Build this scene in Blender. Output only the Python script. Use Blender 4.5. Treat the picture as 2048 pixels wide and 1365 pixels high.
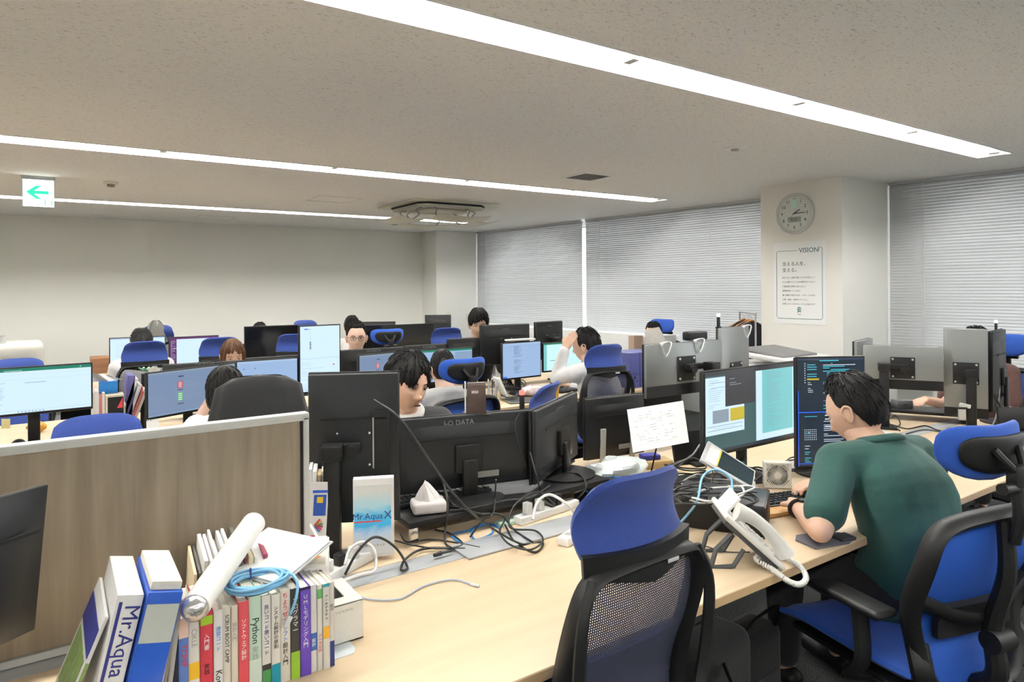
import bpy, bmesh, math, random
from mathutils import Vector, Matrix, Euler
random.seed(7)
scn = bpy.context.scene
for o in list(bpy.data.objects):
    bpy.data.objects.remove(o, do_unlink=True)
C = scn.collection
PI = math.pi

# ------------------------------------------------------------------ camera
# The office: X runs along the ceiling light strips, Y along the window wall, Z up, metres.
EYE = Vector((0.0, 0.0, 1.55))
FPX, CXP, CYP, ROLL = 1339.0, 1024.0, 574.0, 0.0073
AZ = math.atan2(1966.0, 1339.0)
VDIR = Vector((math.cos(AZ), math.sin(AZ), 0)); RDIR = Vector((math.sin(AZ), -math.cos(AZ), 0)); UDIR = Vector((0, 0, 1))
cam_d = bpy.data.cameras.new('camera'); cam = bpy.data.objects.new('camera', cam_d); C.objects.link(cam)
cam_d.sensor_fit = 'HORIZONTAL'; cam_d.sensor_width = 36.0; cam_d.lens = FPX * 36.0 / 2048.0
cam_d.shift_y = -(682.5 - CYP) / 2048.0; cam_d.shift_x = 0.0
cam_d.clip_start = 0.02; cam_d.clip_end = 200
_m = Matrix((RDIR, UDIR, -VDIR)).transposed().to_4x4()
cam.matrix_world = Matrix.Translation(EYE) @ _m @ Matrix.Rotation(-ROLL, 4, 'Z')
scn.camera = cam

# ------------------------------------------------------------------ world, exposure
scn.view_settings.view_transform = 'Standard'
scn.view_settings.look = 'None'
scn.view_settings.gamma = 1.0
scn.view_settings.use_curve_mapping = False
scn.view_settings.exposure = 0.72
world = bpy.data.worlds.new('overcast_sky'); scn.world = world; world.use_nodes = True
wb = world.node_tree.nodes['Background']
wb.inputs[0].default_value = (0.94, 0.97, 1.0, 1); wb.inputs[1].default_value = 4.5
TUBE_POWER = 60.0

# ------------------------------------------------------------------ helpers
def ray(px, py):
    dx, dy = px - CXP, py - CYP
    c, s = math.cos(ROLL), math.sin(ROLL)
    X, D = c * dx - s * dy, s * dx + c * dy
    return VDIR + RDIR * (X / FPX) - UDIR * (D / FPX)
def atd(px, py, d): return EYE + ray(px, py) * d                       # by distance into the room
def atz(px, py, z): q = ray(px, py); return EYE + q * ((z - EYE.z) / q.z)
def atY(px, py, Y): q = ray(px, py); return EYE + q * (Y / q.y)
def atX(px, py, X): q = ray(px, py); return EYE + q * (X / q.x)

MATS = {}
def hexc(c):
    if isinstance(c, str):
        c = tuple(int(c[i:i+2], 16) / 255 for i in (0, 2, 4))
        c = tuple((x / 12.92 if x <= 0.04045 else ((x + 0.055) / 1.055) ** 2.4) for x in c)
    return c
def mat(name, col=(0.8, 0.8, 0.8), rough=0.5, metal=0.0, emit=0.0, ecol=None, var=0.06, scale=40.0, bump=0.0, bscale=200.0,
        trans=0.0, alpha=1.0, sheen=0.0, coat=0.0, ior=None, sss=0.0, spec=None):
    if name in MATS: return MATS[name]
    col = hexc(col)
    m = bpy.data.materials.new(name); m.use_nodes = True
    nt = m.node_tree; b = nt.nodes['Principled BSDF']
    b.inputs['Roughness'].default_value = rough; b.inputs['Metallic'].default_value = metal
    if var > 0:
        tc = nt.nodes.new('ShaderNodeTexCoord'); n = nt.nodes.new('ShaderNodeTexNoise'); n.inputs['Scale'].default_value = scale
        n.inputs['Detail'].default_value = 3
        mx = nt.nodes.new('ShaderNodeMix'); mx.data_type = 'RGBA'
        mx.inputs[6].default_value = tuple(max(0, c * (1 - var)) for c in col) + (1,)
        mx.inputs[7].default_value = tuple(min(1, c * (1 + var)) for c in col) + (1,)
        nt.links.new(tc.outputs['Object'], n.inputs['Vector']); nt.links.new(n.outputs['Fac'], mx.inputs[0])
        nt.links.new(mx.outputs[2], b.inputs['Base Color'])
        if bump > 0:
            n2 = nt.nodes.new('ShaderNodeTexNoise'); n2.inputs['Scale'].default_value = bscale; n2.inputs['Detail'].default_value = 4
            bp = nt.nodes.new('ShaderNodeBump'); bp.inputs['Strength'].default_value = bump; bp.inputs['Distance'].default_value = 0.004
            nt.links.new(tc.outputs['Object'], n2.inputs['Vector']); nt.links.new(n2.outputs['Fac'], bp.inputs['Height'])
            nt.links.new(bp.outputs['Normal'], b.inputs['Normal'])
    else:
        b.inputs['Base Color'].default_value = tuple(col) + (1,)
    if emit > 0:
        b.inputs['Emission Color'].default_value = tuple(hexc(ecol) if ecol else col) + (1,)
        b.inputs['Emission Strength'].default_value = emit
    if trans: b.inputs['Transmission Weight'].default_value = trans
    if alpha < 1: b.inputs['Alpha'].default_value = alpha
    if sheen: b.inputs['Sheen Weight'].default_value = sheen
    if coat: b.inputs['Coat Weight'].default_value = coat
    if spec is not None: b.inputs['Specular IOR Level'].default_value = spec
    if ior: b.inputs['IOR'].default_value = ior
    if sss:
        b.inputs['Subsurface Weight'].default_value = sss; b.inputs['Subsurface Radius'].default_value = (0.01, 0.004, 0.002)
    MATS[name] = m
    return m
def glow(name, col, s):
    """a lit screen colour"""
    if name in MATS: return MATS[name]
    m = bpy.data.materials.new(name); m.use_nodes = True; b = m.node_tree.nodes['Principled BSDF']
    b.inputs['Base Color'].default_value = (0.01, 0.01, 0.012, 1); b.inputs['Roughness'].default_value = 0.35
    b.inputs['Emission Color'].default_value = tuple(hexc(col)) + (1,); b.inputs['Emission Strength'].default_value = s
    MATS[name] = m
    return m

def T(x=0, y=0, z=0): return Matrix.Translation((x, y, z))
def RX(a): return Matrix.Rotation(a, 4, 'X')
def RY(a): return Matrix.Rotation(a, 4, 'Y')
def RZ(a): return Matrix.Rotation(a, 4, 'Z')
def smooth_path(pts, sub=6, closed=False):
    P = [Vector(p) for p in pts]; n = len(P)
    if n < 3: return P
    out = []
    rng = range(n if closed else n - 1)
    for i in rng:
        if closed: p0, p1, p2, p3 = P[(i-1) % n], P[i], P[(i+1) % n], P[(i+2) % n]
        else:
            p1, p2 = P[i], P[i+1]
            p0 = P[i-1] if i > 0 else p1 * 2 - p2
            p3 = P[i+2] if i + 2 < n else p2 * 2 - p1
        for k in range(sub):
            t = k / sub
            out.append(0.5 * ((2 * p1) + (p2 - p0) * t + (2 * p0 - 5 * p1 + 4 * p2 - p3) * t * t + (3 * p1 - p0 - 3 * p2 + p3) * t ** 3))
    if not closed: out.append(P[-1].copy())
    return out

class MB:
    """collects shapes; build() links them as one mesh object"""
    def __init__(s): s.bm = bmesh.new(); s.mi = 0; s.ms = []
    def use(s, m):
        if m not in s.ms: s.ms.append(m)
        s.mi = s.ms.index(m); return s
    def _add(s, vs, fs, M=None):
        V = [s.bm.verts.new((M @ Vector(v)) if M is not None else v) for v in vs]
        out = []
        for f in fs:
            try:
                q = s.bm.faces.new([V[i] for i in f]); q.material_index = s.mi; q.smooth = True; out.append(q)
            except ValueError: pass
        return V, out
    def box(s, c, d, M=None, bev=0.0, seg=2, taper=None):
        x, y, z = [k / 2 for k in d]
        tx, ty = taper if taper else (1, 1)
        vs = [(-x, -y, -z), (x, -y, -z), (x, y, -z), (-x, y, -z), (-x*tx, -y*ty, z), (x*tx, -y*ty, z), (x*tx, y*ty, z), (-x*tx, y*ty, z)]
        vs = [(a + c[0], b + c[1], e + c[2]) for a, b, e in vs]
        V, F = s._add(vs, [(0,3,2,1),(4,5,6,7),(0,1,5,4),(1,2,6,5),(2,3,7,6),(3,0,4,7)], M)
        if bev > 0:
            es = list({e for f in F for e in f.edges})
            r = bmesh.ops.bevel(s.bm, geom=es, offset=bev, segments=seg, affect='EDGES', profile=0.5)
            for f in r['faces']: f.material_index = s.mi; f.smooth = True
        return s
    def cyl(s, p0, p1, r0, r1=None, n=16, M=None, cap=True):
        r1 = r0 if r1 is None else r1
        p0, p1 = Vector(p0), Vector(p1); ax = (p1 - p0).normalized()
        u = ax.orthogonal().normalized(); w = ax.cross(u)
        vs = []
        for p, r in ((p0, r0), (p1, r1)):
            for i in range(n):
                a = 2 * PI * i / n; vs.append(p + u * (r * math.cos(a)) + w * (r * math.sin(a)))
        fs = [(i, (i+1) % n, n + (i+1) % n, n + i) for i in range(n)]
        if cap: fs += [tuple(reversed(range(n))), tuple(range(n, 2*n))]
        s._add(vs, fs, M); return s
    def tube(s, pts, r, n=8, closed=False, sub=6, M=None, flat=1.0, up=None):
        P = smooth_path(pts, sub, closed) if sub > 1 else [Vector(p) for p in pts]
        m = len(P); vs = []; prev = None
        for i, p in enumerate(P):
            if closed: t = P[(i+1) % m] - P[i-1]
            else: t = P[min(i+1, m-1)] - P[max(i-1, 0)]
            t = t.normalized() if t.length > 1e-9 else Vector((0, 0, 1))
            if up is not None:
                u = Vector(up).cross(t); u = u.normalized() if u.length > 1e-6 else t.orthogonal().normalized()
            elif prev is None: u = t.orthogonal().normalized()
            else:
                u = prev - t * prev.dot(t); u = u.normalized() if u.length > 1e-6 else t.orthogonal().normalized()
            prev = u; w = t.cross(u)
            rr = r(i / (m - 1)) if callable(r) else r
            for k in range(n):
                a = 2 * PI * k / n; vs.append(p + u * (rr * math.cos(a)) + w * (rr * flat * math.sin(a)))
        fs = []
        for i in range(m if closed else m - 1):
            j = (i + 1) % m
            for k in range(n): fs.append((i*n + k, i*n + (k+1) % n, j*n + (k+1) % n, j*n + k))
        if not closed: fs += [tuple(reversed(range(n))), tuple(range((m-1)*n, m*n))]
        s._add(vs, fs, M); return s
    def lathe(s, prof, n=24, M=None):
        vs = []; fs = []; m = len(prof)
        for (r, z) in prof:
            for i in range(n):
                a = 2 * PI * i / n; vs.append((r * math.cos(a), r * math.sin(a), z))
        for j in range(m - 1):
            for i in range(n): fs.append((j*n + i, j*n + (i+1) % n, (j+1)*n + (i+1) % n, (j+1)*n + i))
        if prof[0][0] > 1e-6: fs.append(tuple(reversed(range(n))))
        if prof[-1][0] > 1e-6: fs.append(tuple(range((m-1)*n, m*n)))
        s._add(vs, fs, M); return s
    def prism(s, poly, t, M=None, bev=0.0):
        """2-D outline in XY (counter-clockwise), thickness t along +Z"""
        n = len(poly)
        vs = [(x, y, 0) for x, y in poly] + [(x, y, t) for x, y in poly]
        fs = [tuple(reversed(range(n))), tuple(range(n, 2*n))] + [(i, (i+1) % n, n + (i+1) % n, n + i) for i in range(n)]
        V, F = s._add(vs, fs, M)
        if bev > 0:
            es = [e for f in F[:2] for e in f.edges]
            r = bmesh.ops.bevel(s.bm, geom=es, offset=bev, segments=2, affect='EDGES', profile=0.5)
            for f in r['faces']: f.material_index = s.mi; f.smooth = True
        return s
    def grid(s, fn, nu, nv, M=None, closeu=False):
        vs = [fn(i / (nu if closeu else nu - 1), j / (nv - 1)) for j in range(nv) for i in range(nu)]
        fs = []
        for j in range(nv - 1):
            for i in range(nu if closeu else nu - 1):
                k = (i + 1) % nu; fs.append((j*nu + i, j*nu + k, (j+1)*nu + k, (j+1)*nu + i))
        s._add(vs, fs, M); return s
    def shell(s, fn, nu, nv, t, M=None):
        """a curved sheet with thickness t (offset along its normals)"""
        P = [[Vector(fn(i / (nu - 1), j / (nv - 1))) for i in range(nu)] for j in range(nv)]
        N = []
        for j in range(nv):
            row = []
            for i in range(nu):
                du = P[j][min(i+1, nu-1)] - P[j][max(i-1, 0)]; dv = P[min(j+1, nv-1)][i] - P[max(j-1, 0)][i]
                nn = du.cross(dv); row.append(nn.normalized() if nn.length > 1e-12 else Vector((0, 0, 1)))
            N.append(row)
        tf = t if callable(t) else (lambda u, v: t)
        A = [P[j][i] + N[j][i] * tf(i/(nu-1), j/(nv-1)) / 2 for j in range(nv) for i in range(nu)]
        B = [P[j][i] - N[j][i] * tf(i/(nu-1), j/(nv-1)) / 2 for j in range(nv) for i in range(nu)]
        k = nu * nv; fs = []
        for j in range(nv - 1):
            for i in range(nu - 1):
                a, b, c, d = j*nu + i, j*nu + i + 1, (j+1)*nu + i + 1, (j+1)*nu + i
                fs.append((a, b, c, d)); fs.append((k + d, k + c, k + b, k + a))
        for i in range(nu - 1):
            fs.append((k + i, k + i + 1, i + 1, i)); j = (nv - 1) * nu; fs.append((j + i, j + i + 1, k + j + i + 1, k + j + i))
        for j in range(nv - 1):
            a, b = j*nu, (j+1)*nu; fs.append((a, b, k + b, k + a)); a, b = j*nu + nu - 1, (j+1)*nu + nu - 1; fs.append((k + a, k + b, b, a))
        s._add(A + B, fs, M); return s
    def sph(s, c, r, M=None, nu=16, nv=10):
        if not hasattr(r, '__len__'): r = (r, r, r)
        vs = []; fs = []
        for j in range(1, nv):
            th = PI * j / nv
            for i in range(nu):
                a = 2 * PI * i / nu
                vs.append((c[0] + r[0]*math.sin(th)*math.cos(a), c[1] + r[1]*math.sin(th)*math.sin(a), c[2] + r[2]*math.cos(th)))
        k = len(vs); vs += [(c[0], c[1], c[2] + r[2]), (c[0], c[1], c[2] - r[2])]
        for j in range(nv - 2):
            for i in range(nu): fs.append((j*nu + i, (j+1)*nu + i, (j+1)*nu + (i+1) % nu, j*nu + (i+1) % nu))
        for i in range(nu):
            fs.append((k, i, (i+1) % nu)); fs.append((k + 1, (nv-2)*nu + (i+1) % nu, (nv-2)*nu + i))
        s._add(vs, fs, M); return s
    def quad(s, a, b, c, d, M=None): s._add([a, b, c, d], [(0, 1, 2, 3)], M); return s
    def build(s, name, m=None, parent=None, ang=35, M=None):
        me = bpy.data.meshes.new(name)
        if M is not None: bmesh.ops.transform(s.bm, matrix=M, verts=s.bm.verts)
        bmesh.ops.recalc_face_normals(s.bm, faces=s.bm.faces)
        s.bm.to_mesh(me); s.bm.free()
        for k in (s.ms if s.ms else [m]): me.materials.append(k)
        me.set_sharp_from_angle(angle=math.radians(ang))
        o = bpy.data.objects.new(name, me); C.objects.link(o)
        if parent is not None: o.parent = parent
        return o

def tag(o, label=None, cat=None, group=None, kind=None):
    if label: o['label'] = label
    if cat: o['category'] = cat
    if group: o['group'] = group
    if kind: o['kind'] = kind
    return o
def thing(name, label, cat, loc=(0, 0, 0), rz=0.0, group=None):
    o = bpy.data.objects.new(name, None); C.objects.link(o); o.empty_display_size = 0.05
    o.location = loc; o.rotation_euler = (0, 0, rz)
    return tag(o, label, cat, group)
def struct(o): o['kind'] = 'structure'; return o
PENDING = []
def text(body, size, m, parent, M, name='lettering', align='CENTER', extr=0.0002, bold=0.0, squash=1.0):
    cu = bpy.data.curves.new(name, 'FONT'); cu.body = body; cu.size = size; cu.align_x = align; cu.align_y = 'CENTER'
    cu.extrude = extr; cu.offset = bold * size; cu.resolution_u = 2
    o = bpy.data.objects.new(name, cu); C.objects.link(o)
    PENDING.append((o, m, parent, M @ Matrix.Diagonal((squash, 1, 1, 1)), name)); return o
def flush_text():
    bpy.context.view_layer.update()
    dg = bpy.context.evaluated_depsgraph_get()
    for o, m, parent, M, name in PENDING:
        me = bpy.data.meshes.new_from_object(o.evaluated_get(dg)); me.transform(M); me.materials.clear(); me.materials.append(m); me.name = name
        bpy.data.objects.remove(o, do_unlink=True)
        q = bpy.data.objects.new(name, me); C.objects.link(q); q.parent = parent
    PENDING.clear()
def copy_tree(o, parent=None):
    c = o.copy(); C.objects.link(c); c.parent = parent
    for ch in o.children: copy_tree(ch, c)
    return c
# ------------------------------------------------------------------ the room
H = 2.5
def ceiling_mat():
    m = bpy.data.materials.new('rock_wool_ceiling'); m.use_nodes = True; nt = m.node_tree; b = nt.nodes['Principled BSDF']
    b.inputs['Roughness'].default_value = 0.95
    tc = nt.nodes.new('ShaderNodeTexCoord'); mp = nt.nodes.new('ShaderNodeMapping'); mp.inputs['Scale'].default_value = (45, 110, 60)
    n = nt.nodes.new('ShaderNodeTexNoise'); n.inputs['Scale'].default_value = 1.0; n.inputs['Detail'].default_value = 2.5; n.inputs['Roughness'].default_value = 0.6
    n.inputs['Distortion'].default_value = 1.2
    r = nt.nodes.new('ShaderNodeValToRGB'); e = r.color_ramp.elements
    e[0].position = 0.30; e[0].color = (0.52, 0.50, 0.45, 1); e[1].position = 0.43; e[1].color = (0.84, 0.84, 0.82, 1)
    n2 = nt.nodes.new('ShaderNodeTexNoise'); n2.inputs['Scale'].default_value = 130
    bp = nt.nodes.new('ShaderNodeBump'); bp.inputs['Strength'].default_value = 0.35; bp.inputs['Distance'].default_value = 0.004
    nt.links.new(tc.outputs['Object'], mp.inputs[0]); nt.links.new(mp.outputs[0], n.inputs['Vector']); nt.links.new(n.outputs['Fac'], r.inputs[0])
    nt.links.new(r.outputs[0], b.inputs['Base Color']); nt.links.new(tc.outputs['Object'], n2.inputs['Vector'])
    nt.links.new(n2.outputs['Fac'], bp.inputs['Height']); nt.links.new(bp.outputs[0], b.inputs['Normal'])
    return m
M_CEIL = ceiling_mat()
def carpet_mat():
    m = bpy.data.materials.new('charcoal_carpet_tiles'); m.use_nodes = True; nt = m.node_tree; b = nt.nodes['Principled BSDF']
    b.inputs['Roughness'].default_value = 1.0
    tc = nt.nodes.new('ShaderNodeTexCoord'); n = nt.nodes.new('ShaderNodeTexNoise'); n.inputs['Scale'].default_value = 160; n.inputs['Detail'].default_value = 4
    ck = nt.nodes.new('ShaderNodeTexChecker'); ck.inputs['Scale'].default_value = 2.0
    ck.inputs['Color1'].default_value = (0.9, 0.9, 0.9, 1); ck.inputs['Color2'].default_value = (1.0, 1.0, 1.0, 1)
    r = nt.nodes.new('ShaderNodeValToRGB'); e = r.color_ramp.elements
    e[0].position = 0.35; e[0].color = (0.014, 0.017, 0.017, 1); e[1].position = 0.68; e[1].color = (0.095, 0.102, 0.10, 1)
    mx = nt.nodes.new('ShaderNodeMix'); mx.data_type = 'RGBA'; mx.blend_type = 'MULTIPLY'; mx.inputs[0].default_value = 1
    bp = nt.nodes.new('ShaderNodeBump'); bp.inputs['Strength'].default_value = 0.6; bp.inputs['Distance'].default_value = 0.004
    nt.links.new(tc.outputs['Object'], n.inputs['Vector']); nt.links.new(tc.outputs['Object'], ck.inputs['Vector']); nt.links.new(n.outputs['Fac'], r.inputs[0])
    nt.links.new(r.outputs[0], mx.inputs[6]); nt.links.new(ck.outputs[0], mx.inputs[7]); nt.links.new(mx.outputs[2], b.inputs['Base Color'])
    nt.links.new(n.outputs['Fac'], bp.inputs['Height']); nt.links.new(bp.outputs[0], b.inputs['Normal'])
    return m
M_WALL = mat('wall_paint', (0.80, 0.80, 0.745), 0.9, var=0.015, scale=3, bump=0.05, bscale=350)
M_WALLB = mat('pillar_paint', (0.80, 0.795, 0.755), 0.9, var=0.015, scale=3, bump=0.05, bscale=350)
M_WHITE = mat('white_enamel', (0.85, 0.85, 0.83), 0.45, var=0.02)
XL, YN, YB = -4.6, -3.4, 10.47
struct(MB().box(((XL + 7.6)/2, (YN + YB)/2, -0.05), (7.6 - XL + .4, YB - YN + .4, 0.1)).build('floor', carpet_mat()))
SLOTS = [(2.08, 0.225, 5.74), (5.225, 0.25, 5.55), (8.45, 0.24, 5.28), (-1.07, 0.225, 5.74)]   # centre, width, right end
XS0 = -4.3
cb = MB(); ys = sorted((c - w/2, c + w/2, e) for c, w, e in SLOTS); y0 = YN - .2
for a, b_, e in ys:
    cb.box(((XL - .2 + 7.6)/2, (y0 + a)/2, H + .06), (7.6 - XL + .2, a - y0, .12))
    cb.box(((e + 7.6)/2, (a + b_)/2, H + .06), (7.6 - e, b_ - a, .12)); cb.box(((XL - .2 + XS0)/2, (a + b_)/2, H + .06), (XS0 - XL + .2, b_ - a, .12)); y0 = b_
cb.box(((XL - .2 + 7.6)/2, (y0 + YB + .2)/2, H + .06), (7.6 - XL + .2, YB + .2 - y0, .12))
struct(cb.build('ceiling', M_CEIL))
struct(MB().box(((XL + 6)/2, YB + .08, H/2), (6 - XL + .6, .16, H)).build('wall_back', M_WALL))
struct(MB().box((XL - .08, (YN + YB)/2, H/2), (.16, YB - YN + .3, H)).build('wall_left', M_WALL))
struct(MB().box(((XL + 7.2)/2, YN - .08, H/2), (7.2 - XL + .3, .16, H)).build('wall_near', M_WALL))
struct(MB().box((5.25 + .6, (9.95 + YB)/2, H/2), (1.2, YB - 9.95, H)).build('wall_corner_pillar', M_WALLB))
struct(MB().box((5.70 + .55, 3.63, H/2), (1.1, .82, H)).build('wall_window_pillar', M_WALLB))
# window wall, turned a few degrees; local x outward, y along the wall
MW = T(6.42, 3.5, 0) @ RZ(0.0666)
WOPEN = [(-6.3, -3.55), (-3.45, -0.6), (0.75, 3.785), (3.805, 6.22)]
wb_ = MB(); wb_.box((.30, 0, .39), (.2, 15, .78), MW); wb_.box((.30, 0, 2.465), (.2, 15, .07), MW)
edges = [-7.2] + [v for p in WOPEN for v in p] + [7.2]
for i in range(0, len(edges), 2): wb_.box((.30, (edges[i] + edges[i+1])/2, H/2), (.2, edges[i+1] - edges[i], H), MW)
struct(wb_.build('wall_window', M_WALLB))
M_ALU = mat('window_aluminium', (0.55, 0.56, 0.57), 0.4, 0.8, var=0.03)
M_PANE = mat('window_glass', (0.8, 0.9, 0.95), 0.02, var=0, alpha=0.12)
for k, (a, b_) in enumerate(WOPEN):
    fb = MB()
    for yy in (a + .02, b_ - .02, (a + b_)/2): fb.box((.30, yy, 1.6), (.07, .04, 1.66), MW)
    for zz in (.80, 2.43): fb.box((.30, (a + b_)/2, zz), (.07, b_ - a, .05), MW)
    w = struct(fb.build('window_%d' % (k + 1), M_ALU))
    for j in (0, 1):
        ya = a + (b_ - a)/2*j; MB().box((.30, ya + (b_ - a)/4, 1.615), (.006, (b_ - a)/2 - .05, 1.58), MW).build('pane', M_PANE, w)
# ---- light strips
M_TUBE = mat('led_tube', (1, 1, 1), 0.3, var=0, emit=TUBE_POWER, ecol=(1.0, 0.975, 0.93))
M_HOLD = mat('lamp_holder', (0.42, 0.42, 0.40), 0.6)
names = ['near ceiling light strip crossing the top right of the picture', 'middle ceiling light strip running from the left edge past the vent',
         'far ceiling light strip running behind the exit sign to the air conditioner', 'ceiling light strip behind the photographer, over the near aisle']
for (yc, w, xe), lb in zip(SLOTS, names):
    t = thing('ceiling_light_strip', lb, 'ceiling light', (xe, yc, H), 0, 'recessed ceiling light strips')
    L = xe - XS0; b = MB()
    b.box((-L/2, 0, .112), (L, w, .012)); b.box((-L/2, -w/2 + .003, .05), (L, .006, .115)); b.box((-L/2, w/2 - .003, .05), (L, .006, .115))
    b.box((-.003, 0, .05), (.006, w, .115)); b.box((-L + .003, 0, .05), (.006, w, .115)); b.build('trough', M_WHITE, t)
    x = -.06; me = None; mh = None
    while x - 1.2 > -L:
        if me is None:
            o = MB().cyl((-1.185, 0, .055), (0, 0, .055), .021, n=10).build('tube', M_TUBE, t); me = o.data
            q = MB().box((.0, -.01, .035), (.045, .07, .06), bev=.006).build('lamp_holder', M_HOLD, t); mh = q.data
        else:
            o = bpy.data.objects.new('tube', me); C.objects.link(o); o.parent = t
            q = bpy.data.objects.new('lamp_holder', mh); C.objects.link(q); q.parent = t
        o.location = (x, 0, 0); q.location = (x + .02, 0, 0); x -= 1.222
# ---- blinds
M_SLAT = mat('blind_slat', (0.60, 0.615, 0.625), 0.5, var=0.02, scale=2)
_nt = M_SLAT.node_tree; _tr = _nt.nodes.new('ShaderNodeBsdfTranslucent'); _tr.inputs[0].default_value = (.75, .80, .85, 1); _mx = _nt.nodes.new('ShaderNodeMixShader'); _mx.inputs[0].default_value = .07
_out = [n for n in _nt.nodes if n.type == 'OUTPUT_MATERIAL'][0]; _nt.links.new(_nt.nodes['Principled BSDF'].outputs[0], _mx.inputs[1]); _nt.links.new(_tr.outputs[0], _mx.inputs[2]); _nt.links.new(_mx.outputs[0], _out.inputs[0])
M_CORD = mat('blind_cord', (0.75, 0.75, 0.75), 0.8)
def blind(a, b_, label, ztop=2.5, zbot=.74, skew=0.0):
    L = b_ - a; t = thing('venetian_blind', label, 'window blind', (0, 0, 0), 0, 'grey venetian blinds along the windows')
    t.matrix_world = MW @ T(.05, (a + b_)/2, 0)
    MB().box((0, 0, ztop - .012), (.045, L, .028), bev=.003).build('head_rail', M_SLAT, t)
    MB().box((0, 0, zbot), (.03, L, .014), bev=.003).build('bottom_rail', M_SLAT, t)
    sb = MB(); W = .035
    def f(u, v):
        c = (u - .5)*W; return (c, (v - .5)*L, .0035*(1 - (2*u - 1)**2))
    sb.shell(f, 5, 2, .0006); o = sb.build('slat', M_SLAT, t, ang=60); me = o.data; n = 0; z = ztop - .04
    while z > zbot + .02:
        if n: o = bpy.data.objects.new('slat', me); C.objects.link(o); o.parent = t
        o.location = (0, 0, z); o.rotation_euler = (0, -1.13 + random.uniform(-.05, .05), 0); z -= .0275; n += 1
    for k in range(4):
        y = -L/2 + .28 + k*(L - .56)/3
        MB().cyl((-.019, y, ztop), (-.019, y, zbot), .0012, n=5).build('ladder_cord', M_CORD, t)
    MB().tube([(-.03, L/2 - .3, ztop), (-.03, L/2 - .3, 1.0)], .002, n=5, sub=1).build('tilt_cord', M_CORD, t)
blind(3.835, 6.44, 'grey venetian blind farthest from the clock pillar, beside the corner')
blind(.50, 3.765, 'grey venetian blind between the bright window gap and the clock pillar')
blind(-4.0, -.30, 'grey venetian blind at the right edge of the picture')
# low white sill cabinet under the far windows
b = MB(); b.box((-.12, 4.1, .47), (.26, 4.0, .94), MW, bev=.006)
o = tag(b.build('sill_cabinet', M_WHITE), 'low white cabinet under the far window blinds', 'cabinet')
# ---- ceiling fittings
M_GREYM = mat('grey_metal', (0.42, 0.42, 0.40), 0.5, 0.3)
M_IVORY = mat('ivory_plastic', (0.70, 0.68, 0.60), 0.5)
p = atz(222, 364, H)
t = thing('smoke_detector', 'ivory smoke detector on the ceiling right of the exit sign', 'smoke detector', (p.x, p.y, H))
MB().lathe([(0, 0), (.058, 0), (.058, -.012), (.048, -.022), (0, -.022)][::-1]).build('base', M_IVORY, t)
MB().lathe([(0, -.022), (.03, -.022), (.03, -.042), (.02, -.046), (0, -.046)][::-1]).build('sensor', mat('sensor_brown', (.25, .22, .17), .5), t)
p = atz(1470, 296, H)
t = thing('ceiling_sensor', 'round flat white ceiling disc below the near light strip', 'ceiling sensor', (p.x, p.y, H))
MB().lathe([(0, 0), (.075, 0), (.07, -.008), (0, -.010)][::-1]).build('disc', M_WHITE, t)
MB().lathe([(0, -.01), (.03, -.01), (.026, -.02), (0, -.02)][::-1]).build('lens', M_GREYM, t)
t = thing('ceiling_vent', 'square grey ceiling vent grille between two light strips', 'vent', (3.79, 4.395, H))
b = MB()
for s in (-1, 1): b.box((s*.155, 0, -.006), (.02, .33, .012)); b.box((0, s*.155, -.006), (.29, .02, .012))
b.build('frame', M_WHITE, t); MB().box((0, 0, -.002), (.29, .29, .004)).build('backing', M_GREYM, t)
for i in range(9):
    MB().box((0, 0, 0), (.288, .022, .002), T(0, -.128 + i*.032, -.007) @ RX(.5)).build('slat', M_GREYM, t)
# ---- exit sign
p0, p1 = atz(45, 351, H), atz(108, 357, H)
M_SIGNW = glow('exit_sign_white', (0.93, 1.0, 0.97), 2.2); M_SIGNG = glow('exit_sign_green', (0.015, 0.80, 0.36), 1.0)
t = thing('exit_sign', 'lit white ceiling exit sign with a green arrow pointing left', 'exit sign', ((p0.x + p1.x)/2, p0.y, H))
M_SGN = mat('sign_housing', (.45, .48, .48), .4)
MB().box((0, 0, -.135), (.222, .035, .255), bev=.003).build('housing', M_SGN, t); MB().box((0, 0, -.008), (.235, .06, .016)).build('ceiling_bracket', M_SGN, t)
MB().box((0, -.0185, -.142), (.212, .003, .222)).build('lit_panel', M_SIGNW, t)
ar = MB(); k = .0212
ar.prism([(-.085, 0), (-.018, .055), (.022, .055), (-.028, .014), (.070, .014), (.070, -.014), (-.028, -.014), (.022, -.055), (-.018, -.055)][::-1], .001, T(.0, -.0202, -.135) @ RX(PI/2))
ar.build('arrow', M_SIGNG, t)
b = MB()
for x, z, sx, sz in ((.045, -.218, .008, .04), (.090, -.218, .008, .04), (.0675, -.2, .02, .003), (.0675, -.236, .02, .003)): b.box((x, -.0205, z), (sx, .001, sz))
for s in (-1, 1): b.box((0, 0, 0), (.003, .001, .036), T(.0675, -.0205, -.218) @ RY(s*.6))
b.build('exit_mark', M_SIGNG, t)
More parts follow.
